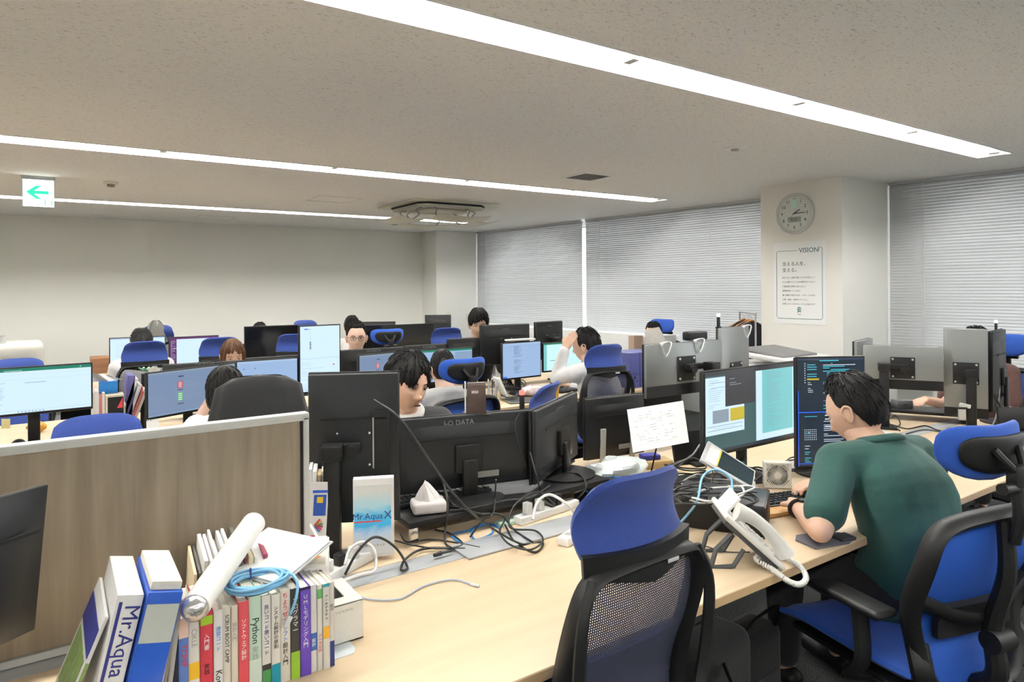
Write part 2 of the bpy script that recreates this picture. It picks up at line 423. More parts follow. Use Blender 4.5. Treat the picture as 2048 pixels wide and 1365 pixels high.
# ---- air conditioner cassette with hanging deflectors
t = thing('air_conditioner', 'ceiling cassette air conditioner with four hanging wind deflector plates', 'air conditioner', (3.68, 6.93, H))
M_ACW = mat('air_conditioner_ivory', (.70, .69, .60), .5); M_BLK = mat('black_plastic', (.006, .006, .0065), .5, var=.1, spec=.35)
M_DEF = mat('deflector_plate', (.50, .49, .40), .35)
MB().box((0, 0, -.008), (1.05, 1.05, .016), bev=.006).build('ceiling_panel', M_ACW, t)
MB().prism([(-.43, -.34), (-.34, -.43), (.34, -.43), (.43, -.34), (.43, .34), (.34, .43), (-.34, .43), (-.43, .34)], .02, T(0, 0, -.036)).build('gasket', M_BLK, t)
MB().prism([(-.42, -.33), (-.33, -.42), (.33, -.42), (.42, -.33), (.42, .33), (.33, .42), (-.33, .42), (-.42, .33)], .022, T(0, 0, -.056)).build('body', M_ACW, t)
MB().box((0, 0, -.066), (.50, .50, .02), bev=.006).build('intake_grille', M_DEF, t)
for k in range(4):
    MR = RZ(k*PI/2)
    def pl(u, v): return ((u - .5)*.66, -.30 - .34*v, -.185 - .10*v + .12*v*v - .02*math.sin(PI*u))
    b = MB(); b.shell(pl, 9, 7, .004); b.build('deflector', M_DEF, t, M=MR)
    for s in (-.2, .2):
        MB().tube([(s, -.30, -.055), (s*1.05, -.38, -.085), (s*1.02, -.34, -.135), (s, -.43, -.200)], .007, n=6, M=MR).build('bracket', M_GREYM, t)
# faint inspection hatches
for i, (q, w, lb) in enumerate((((430, 436), .45, 'flat ceiling access hatch by the far wall'), ((668, 399), .45, 'flat ceiling access hatch left of the air conditioner'))):
    p = atz(*q, H); b = MB()
    for s in (-1, 1): b.box((s*w/2, 0, -.002), (.012, w, .004)); b.box((0, s*w/2, -.002), (w, .012, .004))
    o = b.build('access_hatch', M_IVORY); o.location = (p.x, p.y, H); tag(o, lb, 'ceiling hatch')
# ---- wall plates
for q, lb in (((899, 632), 'ivory wall switch plate on the corner pillar, the left one'), ((936, 634), 'ivory wall switch plate on the corner pillar, next to the blind')):
    p = atY(*q, 9.95); t = thing('wall_plate', lb, 'wall switch', (p.x, 9.95, p.z))
    MB().box((0, -.004, 0), (.075, .008, .12), bev=.003).build('plate', M_IVORY, t); MB().box((0, -.009, 0), (.02, .004, .03)).build('switch', M_GREYM, t)
# ---- clock
M_DARK = mat('dark_ink', (.03, .035, .04), .6, var=0)
t = thing('wall_clock', 'round silver wall clock with black numerals on the pillar', 'clock', (5.70, 3.665, 2.212))
MC = RZ(-PI/2) @ RX(PI/2)     # local x right, y up, z towards the room
MB().lathe([(0, 0), (.186, 0), (.192, .012), (.188, .028), (.176, .034), (.168, .028), (.166, .02), (0, .02)][::-1], 48, MC).build('rim', mat('clock_silver', (.62, .63, .62), .35, .35), t)
MB().lathe([(0, .0205), (.166, .0205), (.166, .0215), (0, .0215)][::-1], 40, MC).build('dial', mat('clock_dial', (.62, .66, .62), .5, var=.02), t)
for i in range(1, 13):
    a = PI/2 - i*PI/6; text(str(i), .042, M_DARK, t, MC @ T(.127*math.cos(a), .127*math.sin(a), .023), 'numeral', bold=.01)
b = MB()
for i in range(60):
    a = i*PI/30; b.box((.156, 0, .0225), (.007, .0012 if i % 5 else .003, .001), MC @ RZ(a))
b.build('minute_marks', M_DARK, t)
MB().box((.048, 0, .026), (.122, .007, .002), MC @ RZ(.02)).build('minute_hand', M_DARK, t)
MB().box((.028, 0, .028), (.082, .008, .002), MC @ RZ(.50)).build('hour_hand', M_DARK, t)
MB().box((-.02, 0, .03), (.13, .002, .001), MC @ RZ(.75)).build('second_hand', M_DARK, t)
MB().box((0, -.055, .0225), (.13, .05, .002), MC).build('display', mat('lcd_grey', (.30, .34, .31), .3), t)
text('8:27', .04, M_DARK, t, MC @ T(.0, -.055, .0245), 'display_digits')
MB().box((0, .10, .0235), (.055, .085, .001), MC @ T(-.004, -.01, 0)).build('sticker', mat('mint_sticker', (.55, .78, .70), .5), t)
# ---- vision poster
M_PAPER = mat('paper_white', (.82, .83, .82), .7, var=.02); M_TEAL = mat('poster_teal', (.02, .14, .16), .6, var=0)
t = thing('wall_poster', 'white vision statement poster in a thin teal outline below the clock', 'poster', (5.70, 3.633, 1.568))
MP = RZ(-PI/2) @ RX(PI/2)
MB().box((0, 0, .002), (.532, .766, .004), MP).build('sheet', mat('poster_sheet', (.83, .85, .85), .45, var=.01), t)
b = MB(); x0, x1, y0_, y1 = -.233, .228, -.335, .300
b.tube([(-.02, y1 - .0, .0045), (x0 + .015, y1, .0045), (x0, y1 - .015, .0045), (x0, y0_ + .015, .0045), (x0 + .015, y0_, .0045), (x1 - .015, y0_, .0045), (x1, y0_ + .015, .0045), (x1, y1 + .008, .0045), (x1 - .012, y1 + .02, .0045), (x1 - .03, y1 + .02, .0045), (x1 - .03, y1 - .01, .0045)], .0022, n=4, sub=1, M=MP)
b.build('outline', M_TEAL, t)
text('VISION', .062, M_TEAL, t, MP @ T(.098, y1 - .002, .0045), bold=.005)
text('支える人を、', .044, M_DARK, t, MP @ T(-.172, .175, .0045), align='LEFT'); text('支える。', .044, M_DARK, t, MP @ T(-.172, .117, .0045), align='LEFT')
lines = ['私たちは、医療で働く人たちが安心して', '人との関わりに十分な時間を持てるよう', '介護記録を簡単に扱えるよう', '業務環境をつくります。', '働く職員の毎日を支え、サポートの力を', '介護、福祉、医療をひとつにし、', '世界にひとつだけのシステムを届けます']
for i, s in enumerate(lines): text(s, .0185, M_DARK, t, MP @ T(-.172, .047 - .041*i, .0045), align='LEFT')
lg = MB()
for i, s in enumerate((1, -1, 1)): lg.tube([(-.017, .012 - .017*i, .005), (0, .024 - .017*i, .005), (.017, .016 - .017*i, .005)], .0045, n=5, sub=4, M=MP @ T(.0, -.252, 0))
lg.build('emblem', M_TEAL, t); text('satia', .019, M_DARK, t, MP @ T(0, -.292, .0045))
# ------------------------------------------------------------------ desks
DZ = 0.72
def wood_mat(name, c0, c1, sc=(1.2, 14, 14), rough=.45):
    m = bpy.data.materials.new(name); m.use_nodes = True; nt = m.node_tree; b = nt.nodes['Principled BSDF']; b.inputs['Roughness'].default_value = rough
    tc = nt.nodes.new('ShaderNodeTexCoord'); mp = nt.nodes.new('ShaderNodeMapping'); mp.inputs['Scale'].default_value = sc
    n = nt.nodes.new('ShaderNodeTexNoise'); n.inputs['Scale'].default_value = 1.6; n.inputs['Detail'].default_value = 6; n.inputs['Distortion'].default_value = .4
    r = nt.nodes.new('ShaderNodeValToRGB'); e = r.color_ramp.elements
    e[0].position = .3; e[0].color = hexc(c0) + (1,); e[1].position = .7; e[1].color = hexc(c1) + (1,)
    nt.links.new(tc.outputs['Object'], mp.inputs[0]); nt.links.new(mp.outputs[0], n.inputs['Vector']); nt.links.new(n.outputs['Fac'], r.inputs[0]); nt.links.new(r.outputs[0], b.inputs['Base Color'])
    return m
M_MAPLE = wood_mat('maple_laminate', (.61, .47, .305), (.665, .525, .355)); M_EDGE = mat('maple_edge_band', (.50, .35, .19), .5)
M_OAK = wood_mat('grey_oak_veneer', (.215, .175, .125), (.36, .30, .225), (16, 16, 1.1), .5)
M_FRAME = mat('partition_frame_white', (.62, .63, .61), .45); M_COVER = mat('cable_cover_aluminium', (.46, .48, .50), .4, .25, var=.05, scale=6)
M_LEG = mat('desk_leg_grey', (.45, .46, .46), .4, .2); M_MODEST = mat('dark_panel', (.03, .03, .033), .6)
def bench(label, x0, x1, yn, yf, covers, legs):
    t = thing('bench_desk', label, 'desk', ((x0 + x1)/2, (yn + yf)/2, 0)); w = x1 - x0; d = (yf - yn); th = .028
    hd = d/2 - .045
    for s in (-1, 1):
        o = MB().box((0, s*(d/2 - hd/2), DZ - th/2), (w, hd, th), bev=.003).build('worktop', M_MAPLE, t)
        MB().box((0, s*(d/2 - .001), DZ - th/2), (w - .01, .004, th*.8)).build('edge_band', M_EDGE, o)
    MB().box((0, 0, DZ - .05), (w, .085, .006)).build('cable_tray', M_LEG, t)
    for (a, b_, dz, yo) in covers: MB().box(((a + b_)/2 - (x0 + x1)/2, yo, DZ - .0035 + dz), (b_ - a - .004, .084 if dz == 0 else .12, .006), bev=.0015).build('cable_cover', M_COVER, t)
    for lx in legs:
        b = MB(); x = lx - (x0 + x1)/2
        for s in (-1, 1): b.box((x, s*(d/2 - .13), (DZ - th)/2), (.05, .05, DZ - th), bev=.004)
        b.box((x, 0, DZ - .06), (.05, d - .18, .05)); b.build('leg_frame', M_LEG, t)
    MB().box((0, 0, .50), (w - .2, .02, .32)).build('modesty_panel', M_MODEST, t)
    return t
bench('long maple bench desk in the foreground with a grey cable channel', -1.6, 4.72, 1.165, 2.49, [(.60, 1.05, 0, 0), (1.03, 1.62, .0075, -.01), (1.63, 2.3, 0, 0), (2.3, 4.6, 0, 0), (-1.55, -.6, .0, 0), (-.6, .6, .0, 0)], (-1.5, .75, 2.62, 4.62))
bench('maple bench desk in the middle row, behind the leaning man', -2.2, 5.15, 3.83, 5.16, [(-2.1, 5.1, 0, 0)], (-2.1, -.3, 1.5, 3.95, 5.05))
bench('maple bench desk in the farthest row along the back wall', -2.2, 4.3, 6.45, 7.78, [(-2.1, 4.2, 0, 0)], (-2.1, 0, 2.1, 4.2))
# partition standing on the near desk
t = thing('desk_partition', 'grey oak desk partition with a pale metal frame, left foreground', 'partition', (-.5, 1.85, DZ + .002))
MB().box((0, 0, .243), (2.10, .022, .45)).build('veneer_panel', M_OAK, t)
b = MB(); b.box((0, 0, .476), (2.146, .034, .022), bev=.004); b.box((0, 0, .008), (2.146, .034, .016)); b.build('top_rail', M_FRAME, t)
MB().box((1.064, 0, .243), (.016, .034, .466), bev=.003).build('end_post', M_FRAME, t); MB().box((1.0515, -.004, .243), (.006, .022, .45)).build('gasket', M_BLK, t)
# ------------------------------------------------------------------ chairs
M_BLUE = mat('blue_fabric', (.0115, .037, .205), .85, var=.12, scale=120, bump=.25, bscale=900, sheen=.15)
M_BLUEB = mat('bright_blue_fabric', (.008, .065, .36), .8, var=.1, scale=120, bump=.2, bscale=900, sheen=.1)
M_CHBLK = mat('chair_black_nylon', (.007, .0072, .0078), .5, var=.1, spec=.35); M_CHGREY = mat('chair_grey_metal', (.16, .16, .16), .4, .4)
M_TAG = mat('brand_tag', (.5, .5, .5), .4)
def mesh_mat(name, col, duty=.62, sc=1900):
    m = bpy.data.materials.new(name); m.use_nodes = True; nt = m.node_tree; b = nt.nodes['Principled BSDF']
    b.inputs['Base Color'].default_value = tuple(col) + (1,); b.inputs['Roughness'].default_value = .7
    tc = nt.nodes.new('ShaderNodeTexCoord'); sp = nt.nodes.new('ShaderNodeSeparateXYZ'); nt.links.new(tc.outputs['Object'], sp.inputs[0])
    outs = []
    for ax in ('X', 'Z'):
        k = nt.nodes.new('ShaderNodeMath'); k.operation = 'MULTIPLY'; k.inputs[1].default_value = sc/2
        s = nt.nodes.new('ShaderNodeMath'); s.operation = 'SINE'; g = nt.nodes.new('ShaderNodeMath'); g.operation = 'GREATER_THAN'; g.inputs[1].default_value = math.cos(duty*PI)*-1 + .0
        nt.links.new(sp.outputs[ax], k.inputs[0]); nt.links.new(k.outputs[0], s.inputs[0]); nt.links.new(s.outputs[0], g.inputs[0]); outs.append(g)
    a = nt.nodes.new('ShaderNodeMath'); a.operation = 'MULTIPLY'; nt.links.new(outs[0].outputs[0], a.inputs[0]); nt.links.new(outs[1].outputs[0], a.inputs[1])
    inv = nt.nodes.new('ShaderNodeMath'); inv.operation = 'SUBTRACT'; inv.inputs[0].default_value = 1; nt.links.new(a.outputs[0], inv.inputs[1])
    nt.links.new(inv.outputs[0], b.inputs['Alpha'])
    return m
M_MESH = mesh_mat('navy_mesh', (.045, .05, .085), .40, 2100); M_MESHB = mesh_mat('bright_blue_mesh', (.010, .075, .40), .72, 1900)
def base5(t, zs=.44):
    MB().cyl((0, 0, .09), (0, 0, .26), .027, n=16).cyl((0, 0, .26), (0, 0, zs - .05), .017, n=12).build('gas_column', M_CHGREY, t)
    MB().box((0, .02, zs - .055), (.2, .28, .04), bev=.01).build('tilt_mechanism', M_CHBLK, t)
    lg = None; cs = None
    for k in range(5):
        a = k*2*PI/5 + .3
        if lg is None:
            o = MB().tube([(0, 0, .105), (.12, 0, .105), (.30, 0, .075)], lambda u: .028 - .01*u, n=8, sub=3).build('base_leg', M_CHBLK, t); lg = o.data
            q = MB().cyl((0, -.024, .03), (0, -.006, .03), .03, n=14).cyl((0, .006, .03), (0, .024, .03), .03, n=14).cyl((0, 0, .03), (0, 0, .075), .009, n=8).box((0, 0, .047), (.03, .05, .02), bev=.006).build('caster', M_CHBLK, t); cs = q.data
        else:
            o = bpy.data.objects.new('base_leg', lg); C.objects.link(o); o.parent = t; q = bpy.data.objects.new('caster', cs); C.objects.link(q); q.parent = t
        o.rotation_euler = (0, 0, a); q.location = (.30*math.cos(a), .30*math.sin(a), 0); q.rotation_euler = (0, 0, a + .6)
def seat(t, m, zs=.44):
    def top(u, v):
        x = (u - .5)*2; y = (v - .5)*2; w = .245 - .02*max(0, -y)**2
        return (x*w, .03 + y*.235, zs + .022 + .012*x*x - .035*max(0, y - .55)**2*3 + .01*abs(x)**6)
    MB().shell(top, 17, 15, lambda u, v: .062*(1 - max(abs(2*u - 1), abs(2*v - 1))**8*.75)).build('seat', m, t, ang=60)
    MB().box((0, .03, zs - .022), (.44, .42, .022), bev=.01).build('seat_pan', M_CHBLK, t)
def arms(t, z=.655, x=.285, pw=.085, pl=.25, y0=0.0):
    for s in (-1, 1):
        o = MB().tube([(s*.19, y0*.5, .40), (s*x, y0*.6, .43), (s*x, y0 - .01, .50), (s*x, y0, z - .01)], .018, n=8, flat=1.5).build('arm_post', M_CHBLK, t)
        MB().box((s*x, y0 + .03, z), (pw, pl, .026), bev=.012, seg=3).build('armrest_pad', M_CHBLK, t)
def yb(z):   # side profile of the back
    return -.225 - .10*(z - .5) + .045*math.exp(-((z - .62)/.13)**2) - .0*(z)
def chair_a(name='office_chair', arm=False, mesh=M_MESH, tags=True):
    t = thing(name, 'x', 'chair', group='blue task chairs with tall fabric headrests')
    base5(t); seat(t, M_BLUE)
    # headrest: tall tapered fabric pad, concave towards the back
    def hr(u, v):
        x = (u - .5)*2; w = .160 - .022*v + .010*math.sin(PI*v); z = .975 + v*(.165 - .032*abs(x)**5)
        return (x*w, yb(.95) + .14*v*(1 - v) - .012*v + .040*x*x, z)
    MB().shell(hr, 19, 13, lambda u, v: .03*(1 - .6*max(abs(2*u - 1), abs(2*v - 1))**6)).build('headrest', M_BLUE, t, ang=60)
    def band(u, v):
        x = (u - .5)*2; z = .985 - .058*v - .02*v*max(0, 1 - abs(x)*1.6); return (x*(.166 - .004*v), yb(.95) - .012 + .042*x*x, z)
    o = MB().shell(band, 19, 5, .018).build('crossbar', M_CHBLK, t, ang=60)
    MB().box((.06, yb(.95) - .0225, .942), (.036, .002, .010), bev=.0008).build('brand_tag', M_TAG, o)
    loop = [(-.10, .948), (.10, .948), (.160, .93), (.190, .86), (.192, .70), (.185, .56), (.15, .47), (0, .455), (-.15, .47), (-.185, .56), (-.192, .70), (-.190, .86), (-.160, .93)]
    MB().tube([(x, yb(z) + .35*x*x, z) for x, z in loop], .014, n=8, closed=True, sub=5, flat=2.1, up=(0, 1, 0)).build('back_frame', M_CHBLK, t, ang=60)
    def wd(z): return .182 - .02*max(0, (.62 - z)/.15) - .05*max(0, (z - .88)/.06)**2
    def ms(u, v):
        z = .465 + .475*v; x = (u - .5)*2*wd(z); return (x, yb(z) + .004 + .35*x*x, z)
    MB().shell(ms, 15, 15, .0015).build('mesh_back', mesh, t, ang=60)
    def pd(u, v):
        z = .475 + .265*v; x = (u - .5)*2*(wd(z) - .012); return (x, yb(z) + .014 + .35*x*x, z)
    MB().shell(pd, 13, 9, .016).build('lumbar_pad', M_BLUE, t, ang=60)
    for s in (-1, 1):
        MB().tube([(s*.166, yb(.95) - .002, .945), (s*.203, yb(.8) - .03, .84), (s*.19, yb(.6) - .075, .64), (s*.10, yb(.5) - .07, .48), (s*.05, -.16, .40)], lambda u: .0055 + .007*u, n=8, flat=1.8).build('outer_strut', M_CHBLK, t)
    if arm: arms(t)
    return t
def chair_b(name='mesh_chair', tone=None):
    blue = tone or M_BLUEB
    t = thing(name, 'x', 'chair', group='black mesh chairs with looped blue headrests')
    base5(t, .46); seat(t, blue, .45); arms(t, .665, .272, .085, .25, -.08)
    def se(a, p=2.6): c, s = math.cos(a), math.sin(a); return (math.copysign(abs(c)**(2/p), c), math.copysign(abs(s)**(2/p), s))
    # headrest cushion and its dark rear shell
    hb = MB(); n = 28
    for (sx, sz, y0, th, m_) in ((.165, .082, -.285, .048, blue), (.132, .056, -.312, .02, M_CHBLK)):
        def f(u, v, sx=sx, sz=sz, y0=y0, th=th):
            a = u*2*PI; cx_, cz_ = se(a); r = math.sin(v*PI); k = -math.cos(v*PI)
            rr = abs(r)**.55; x = sx*cx_*rr; z = sz*cz_*rr*(1 + .10*cx_*cx_)
            return (x, y0 + k*th/2 + 1.9*x*x - .10*(z) , 1.145 + z + .9*x*x)
        q = MB(); q.grid(f, n, 12, closeu=True); q.build('headrest_cushion' if m_ is blue else 'headrest_shell', m_, t, ang=70)
    hb.tube([(-.05, -.318, 1.165), (-.025, -.345, 1.12), (0, -.352, 1.10), (.025, -.345, 1.12), (.05, -.318, 1.165)], .011, n=8)
    hb.cyl((-.06, -.345, 1.06), (.06, -.345, 1.06), .017, n=12); hb.tube([(0, -.345, 1.06), (0, -.352, .98), (0, -.335, .90)], .017, n=10); hb.box((0, -.345, 1.09), (.05, .035, .07), bev=.01)
    hb.build('headrest_bracket', M_CHBLK, t)
    def Y(z): return -.235 - .12*(z - .5) + .05*math.exp(-((z - .64)/.12)**2)
    lo = [(-.13, .965), (.13, .965), (.21, .93), (.235, .84), (.225, .70), (.20, .60), (.185, .50), (.13, .44), (0, .43), (-.13, .44), (-.185, .50), (-.20, .60), (-.225, .70), (-.235, .84), (-.21, .93)]
    b = MB(); b.tube([(x, Y(z) + .45*x*x - .01, z) for x, z in lo], .019, n=8, closed=True, sub=5, flat=1.7, up=(0, 1, 0))
    b.tube([(-.215, Y(.72) + .012, .72), (-.10, Y(.66) - .03, .665), (0, Y(.64) - .045, .65), (.10, Y(.66) - .03, .665), (.215, Y(.72) + .012, .72)], .020, n=8, flat=1.5)
    b.build('back_frame', M_CHBLK, t, ang=60)
    def wd(z): return .222 - .035*max(0, (.66 - z)/.16) - .04*max(0, (z - .9)/.06)**2
    def ms(u, v):
        z = .445 + .51*v; x = (u - .5)*2*wd(z); return (x, Y(z) + .45*x*x, z)
    MB().shell(ms, 15, 15, .0015).build('mesh_back', M_MESHB, t, ang=60)
    MB().tube([(0, Y(.9) - .03, .955), (0, Y(.8) - .055, .80), (0, Y(.65) - .075, .63), (0, Y(.5) - .06, .48), (0, -.14, .39)], lambda u: .02 + .012*u, n=10).build('spine', M_CHBLK, t)
    MB().cyl((-.035, Y(.65) - .09, .60), (.035, Y(.65) - .09, .60), .032, n=16).build('lumbar_knob', M_CHBLK, t)
    def lp(u, v):
        z = .60 + .10*v; x = (u - .5)*.30; return (x, Y(z) - .03 + .5*x*x, z)
    MB().shell(lp, 9, 5, .02).build('lumbar_support', M_CHBLK, t, ang=60)
    for s in (-1, 1): MB().tube([(s*.19, Y(.58) + .01, .58), (s*.20, Y(.5) - .0, .50), (s*.14, -.17, .415)], .02, n=8, flat=1.5).build('tilt_link', M_CHBLK, t)
    return t
A0 = chair_a(); B0 = chair_b(); USED = {'a': False, 'b': False}
def put(kind, x, y, rz, label, zs=1.0):
    src = A0 if kind == 'a' else B0
    o = src if not USED[kind] else copy_tree(src)
    USED[kind] = True
    o.location = (x, y, 0); o.rotation_euler = (0, 0, math.radians(rz)); o['label'] = label; o.scale = (1, 1, zs)
    return o
put('a', 1.06, 1.32, 2, 'empty blue task chair with tall headrest in the foreground, seen from behind')
put('b', 2.205, 1.06, -13, 'black mesh chair with blue seat under the man in the green shirt', zs=.945)
put('b', 3.02, 1.12, -12, 'black mesh chair cut off by the right picture edge, next to the green shirt man', zs=.945)
put('a', .13, 2.80, 180, 'empty blue chair just behind the oak partition, only its headrest showing', zs=.93)
CJ = put('a', .86, 3.60, -12, 'task chair with a black jacket hung over its back, behind the oak partition', zs=.97)
put('b', 1.98, 3.70, 4, 'mesh chair with looped blue headrest behind the woman in grey', zs=.92)
put('a', 1.90, 2.86, 32, 'blue chair turned sideways behind the dark monitors, before the white shirt man', zs=.94)
put('a', 3.22, 3.76, -6, 'blue task chair with headrest under the man in the white shirt')
put('a', .58, 6.25, 0, 'blue task chair under the man facing two screens in the far row')
put('a', 1.16, 6.32, -3, 'blue chair left of the brown haired woman, before the purple barred screen')
put('a', 1.86, 6.30, -22, 'blue chair headrest just left of the tall portrait screen')
put('b', 2.66, 6.25, -6, 'mesh chair with looped blue headrest right of the man with glasses', zs=.94)
put('a', 3.33, 6.20, -15, 'blue headrest chair just left of the man in the black shirt', zs=1.0)
put('a', 2.62, 8.30, 180, 'blue chair of the dark haired person at the back wall')
put('b', 5.28, 1.95, 92, 'chair with rounded bright blue headrest under the man in brown', zs=.97)
put('b', 5.48, 5.32, 98, 'chair with bright blue headrest under the person near the window', zs=.95)
put('a', -.22, 5.55, 180, 'blue chair mostly hidden behind the green spreadsheet monitor', zs=.94)
# ------------------------------------------------------------------ monitors
M_MBLK = mat('monitor_black', (.006, .0062, .007), .42, spec=.35, var=.12, scale=15); M_MCHAR = mat('monitor_charcoal', (.0105, .012, .0145), .42, spec=.4, var=.1, scale=15)
M_SILV = mat('monitor_silver', (.26, .275, .275), .38, .55, var=.04, scale=5); M_SCREW = mat('screw_steel', (.6, .6, .6), .3, .9)
M_SCRN = mat('screen_glass_off', (.006, .006, .007), .12, var=0); M_LOGO = mat('monitor_logo_grey', (.16, .165, .17), .4, var=0)
SC = {k: glow('screen_' + k, c, s*.68) for k, (c, s) in dict(
    white=((.66, .86, 1.0), .92), paleblue=((.38, .56, .86), .78), dimblue=((.26, .38, .60), .62), line=((.30, .45, .66), .7), line2=((.45, .62, .85), .8),
    green=((.0, .22, .13), .9), teal=((.19, .56, .58), .95), mint=((.62, .95, .95), .9), darkt=((.03, .10, .105), .9), dark=((.028, .026, .030), 1), navy=((.004, .016, .030), 1),
    cyan=((.06, .50, .60), 1.2), ink=((.03, .05, .09), 1), red=((.62, .05, .05), .8), lgreen=((.12, .50, .18), .8), yellow=((.60, .48, .02), .9), purple=((.10, .010, .12), 1),
    grey=((.30, .38, .46), .8), blue=((.02, .12, .8), 1.0), txt=((.55, .62, .68), 1.2), ltxt=((.62, .72, .84), .85)).items()}
def rects_lines(R, rnd, x0, x1, y0, y1, n, c, hh=.006, mn=.3, mx=.95, skip=.15):
    for i in range(n):
        if rnd.random() < skip: continue
        y = y1 - (i + .5)*(y1 - y0)/n; R.append((x0, y, x0 + (x1 - x0)*rnd.uniform(mn, mx), y + hh, c))
def content(kind, rnd):
    R = []
    if kind == 'sheet':
        bg = 'white'; R += [(0, .93, 1, 1, 'green'), (.03, .94, .06, .96, 'txt'), (.25, .945, .4, .955, 'txt'), (.9, .955, .91, .98, 'txt'), (0, .86, 1, .862, 'line2'), (0, .75, 1, .753, 'line2'), (0, .78, 1, .782, 'mint'), (0, .06, 1, .063, 'line')]
        rects_lines(R, rnd, .21, .26, .2, .7, 14, 'line2', .012, .3, 1); R.append((.42, .66, .6, .68, 'line2'))
        for i in range(8): R.append((.36 + .03*i, .015, .372 + .03*i, .04, 'line'))
    elif kind == 'sheet2':
        bg = 'paleblue'; R += [(0, .94, 1, 1, 'green'), (0, .78, 1, .785, 'line'), (.70, .55, 1, .9, 'line')]
        for i in range(14): R.append((0, .08 + .05*i, .68, .084 + .05*i, 'line'))
        for i in range(8): R.append((.09*i, .06, .09*i + .003, .78, 'line'))
        rects_lines(R, rnd, .02, .6, .1, .75, 12, 'line', .012, .2, .9, .4)
    elif kind == 'doc':
        bg = 'dimblue'; R += [(0, .965, 1, 1, 'grey'), (.32, .84, .38, .87, 'ink'), (.31, .58, .37, .74, 'red'), (.31, .28, .37, .48, 'lgreen'), (.0, 0, 1, .03, 'line')]
        rects_lines(R, rnd, .39, .60, .58, .74, 6, 'line', .006); rects_lines(R, rnd, .39, .60, .28, .48, 6, 'line', .006); R += [(.31, .53, .37, .55, 'ink'), (.31, .20, .38, .22, 'ink'), (.05, .93, .8, .935, 'line')]
        for k in range(4): R += [(.32, .60 + .035*k, .36, .615 + .035*k, 'txt'), (.32, .30 + .045*k, .36, .32 + .045*k, 'txt')]
    elif kind == 'mail':
        bg = 'paleblue'; R += [(0, .95, 1, 1, 'line2'), (.1, .80, .12, .82, 'ink'), (.28, .80, .30, .82, 'ink'), (.5, 0, .505, .5, 'line2')]
        rects_lines(R, rnd, .2, .48, .1, .62, 12, 'line', .008); rects_lines(R, rnd, .55, .95, .05, .45, 10, 'line2', .008)
    elif kind == 'portrait':
        bg = 'white'; R += [(0, .5, 1, .505, 'line2'), (.1, .95, .2, .965, 'blue'), (.22, .945, .26, .955, 'line'), (0, .02, 1, .03, 'line2')]
        for i in range(7): R.append((.24, .90 - .045*i, .25 + .02*rnd.random(), .906 - .045*i - .012*(i > 3), 'ink'))
        for i in range(6): R.append((.23, .75 - .02*i, .27, .762 - .02*i, 'ink'))
        R += [(.82, .38, .86, .40, 'red'), (.03, .05, .9, .055, 'line2')]; rects_lines(R, rnd, .03, .7, .06, .45, 14, 'line2', .004)
    elif kind == 'text':
        bg = 'paleblue'; R += [(0, .96, 1, 1, 'line2'), (0, .90, 1, .903, 'line'), (.04, .86, .28, .865, 'line'), (.0, .0, .1, .05, 'blue')]
        rects_lines(R, rnd, .28, .52, .12, .92, 34, 'ink', .006, .4, 1, .2)
    elif kind == 'form':
        bg = 'mint'; R += [(0, .95, 1, 1, 'green'), (0, 0, .06, .95, 'teal'), (.12, .35, .40, .365, 'ink')]; rects_lines(R, rnd, .36, .5, .5, .9, 12, 'line', .008, .3, 1)
    elif kind == 'plain':
        bg = 'white'; R += [(.0, .96, 1, 1, 'line2')]; rects_lines(R, rnd, .1, .4, .3, .8, 10, 'line2', .006)
    elif kind == 'chat':
        bg = 'white'; R += [(0, 0, .14, 1, 'purple'), (0, .94, 1, 1, 'purple'), (.27, .1, .272, .7, 'line2'), (.72, .62, .735, .66, 'ink')]
        for i in range(12): R.append((.03, .85 - .06*i, .05, .875 - .06*i, 'ltxt'))
        rects_lines(R, rnd, .06, .13, .15, .9, 16, 'ltxt', .01); R.append((.07, .60, .14, .625, 'ltxt'))
    elif kind == 'editor':   # wide screen: document, dark window, white panel
        bg = 'darkt'; R += [(0, .95, 1, 1, 'dark'), (0, .22, .40, .93, 'white'), (.20, .55, .52, .96, 'dark'), (.53, .04, 1, .95, 'white'), (.60, .12, .96, .95, 'teal'), (.07, .36, .235, .52, 'grey'), (.25, .36, .40, .52, 'yellow'), (0, 0, 1, .035, 'navy'), (.02, .27, .38, .277, 'grey'), (.02, .32, .38, .327, 'grey')]
        rects_lines(R, rnd, .03, .19, .55, .9, 14, 'line', .004); rects_lines(R, rnd, .65, .85, .2, .93, 34, 'grey', .004, .3, .9); rects_lines(R, rnd, .24, .38, .80, .9, 4, 'grey', .008); rects_lines(R, rnd, .07, .39, .28, .34, 2, 'line', .003)
        R += [(.05, .86, .2, .866, 'grey'), (.05, .80, .2, .806, 'grey'), (.26, .37, .39, .372, 'dark')]
    elif kind == 'code':
        bg = 'navy'; R += [(0, .495, .99, .505, 'blue'), (0, 0, .012, .7, 'blue'), (0, .02, 1, .027, 'blue'), (.14, .80, .32, .815, 'yellow'), (.33, .975, .62, .983, 'cyan'), (.0, .985, 1, 1, 'ink')]
        for i in range(9): R.append((.10, .95 - .022*i, .115, .958 - .022*i, 'txt'))
        rects_lines(R, rnd, .14, .30, .82, .95, 6, 'cyan', .006); rects_lines(R, rnd, .15, .30, .66, .80, 8, 'txt', .005, .15, .6)
        for i in range(30): R.append((.38 + .06*rnd.choice((0, 0, 1, 1, 2)), .95 - .0145*i, .45 + .45*rnd.random()**2.2, .956 - .0145*i, rnd.choice(('txt', 'cyan', 'cyan', 'txt', 'grey'))))
        for r_ in range(6):
            for c_ in range(7): R.append((.09 + .028*c_, .335 - .018*r_, .103 + .028*c_, .342 - .018*r_, 'txt'))
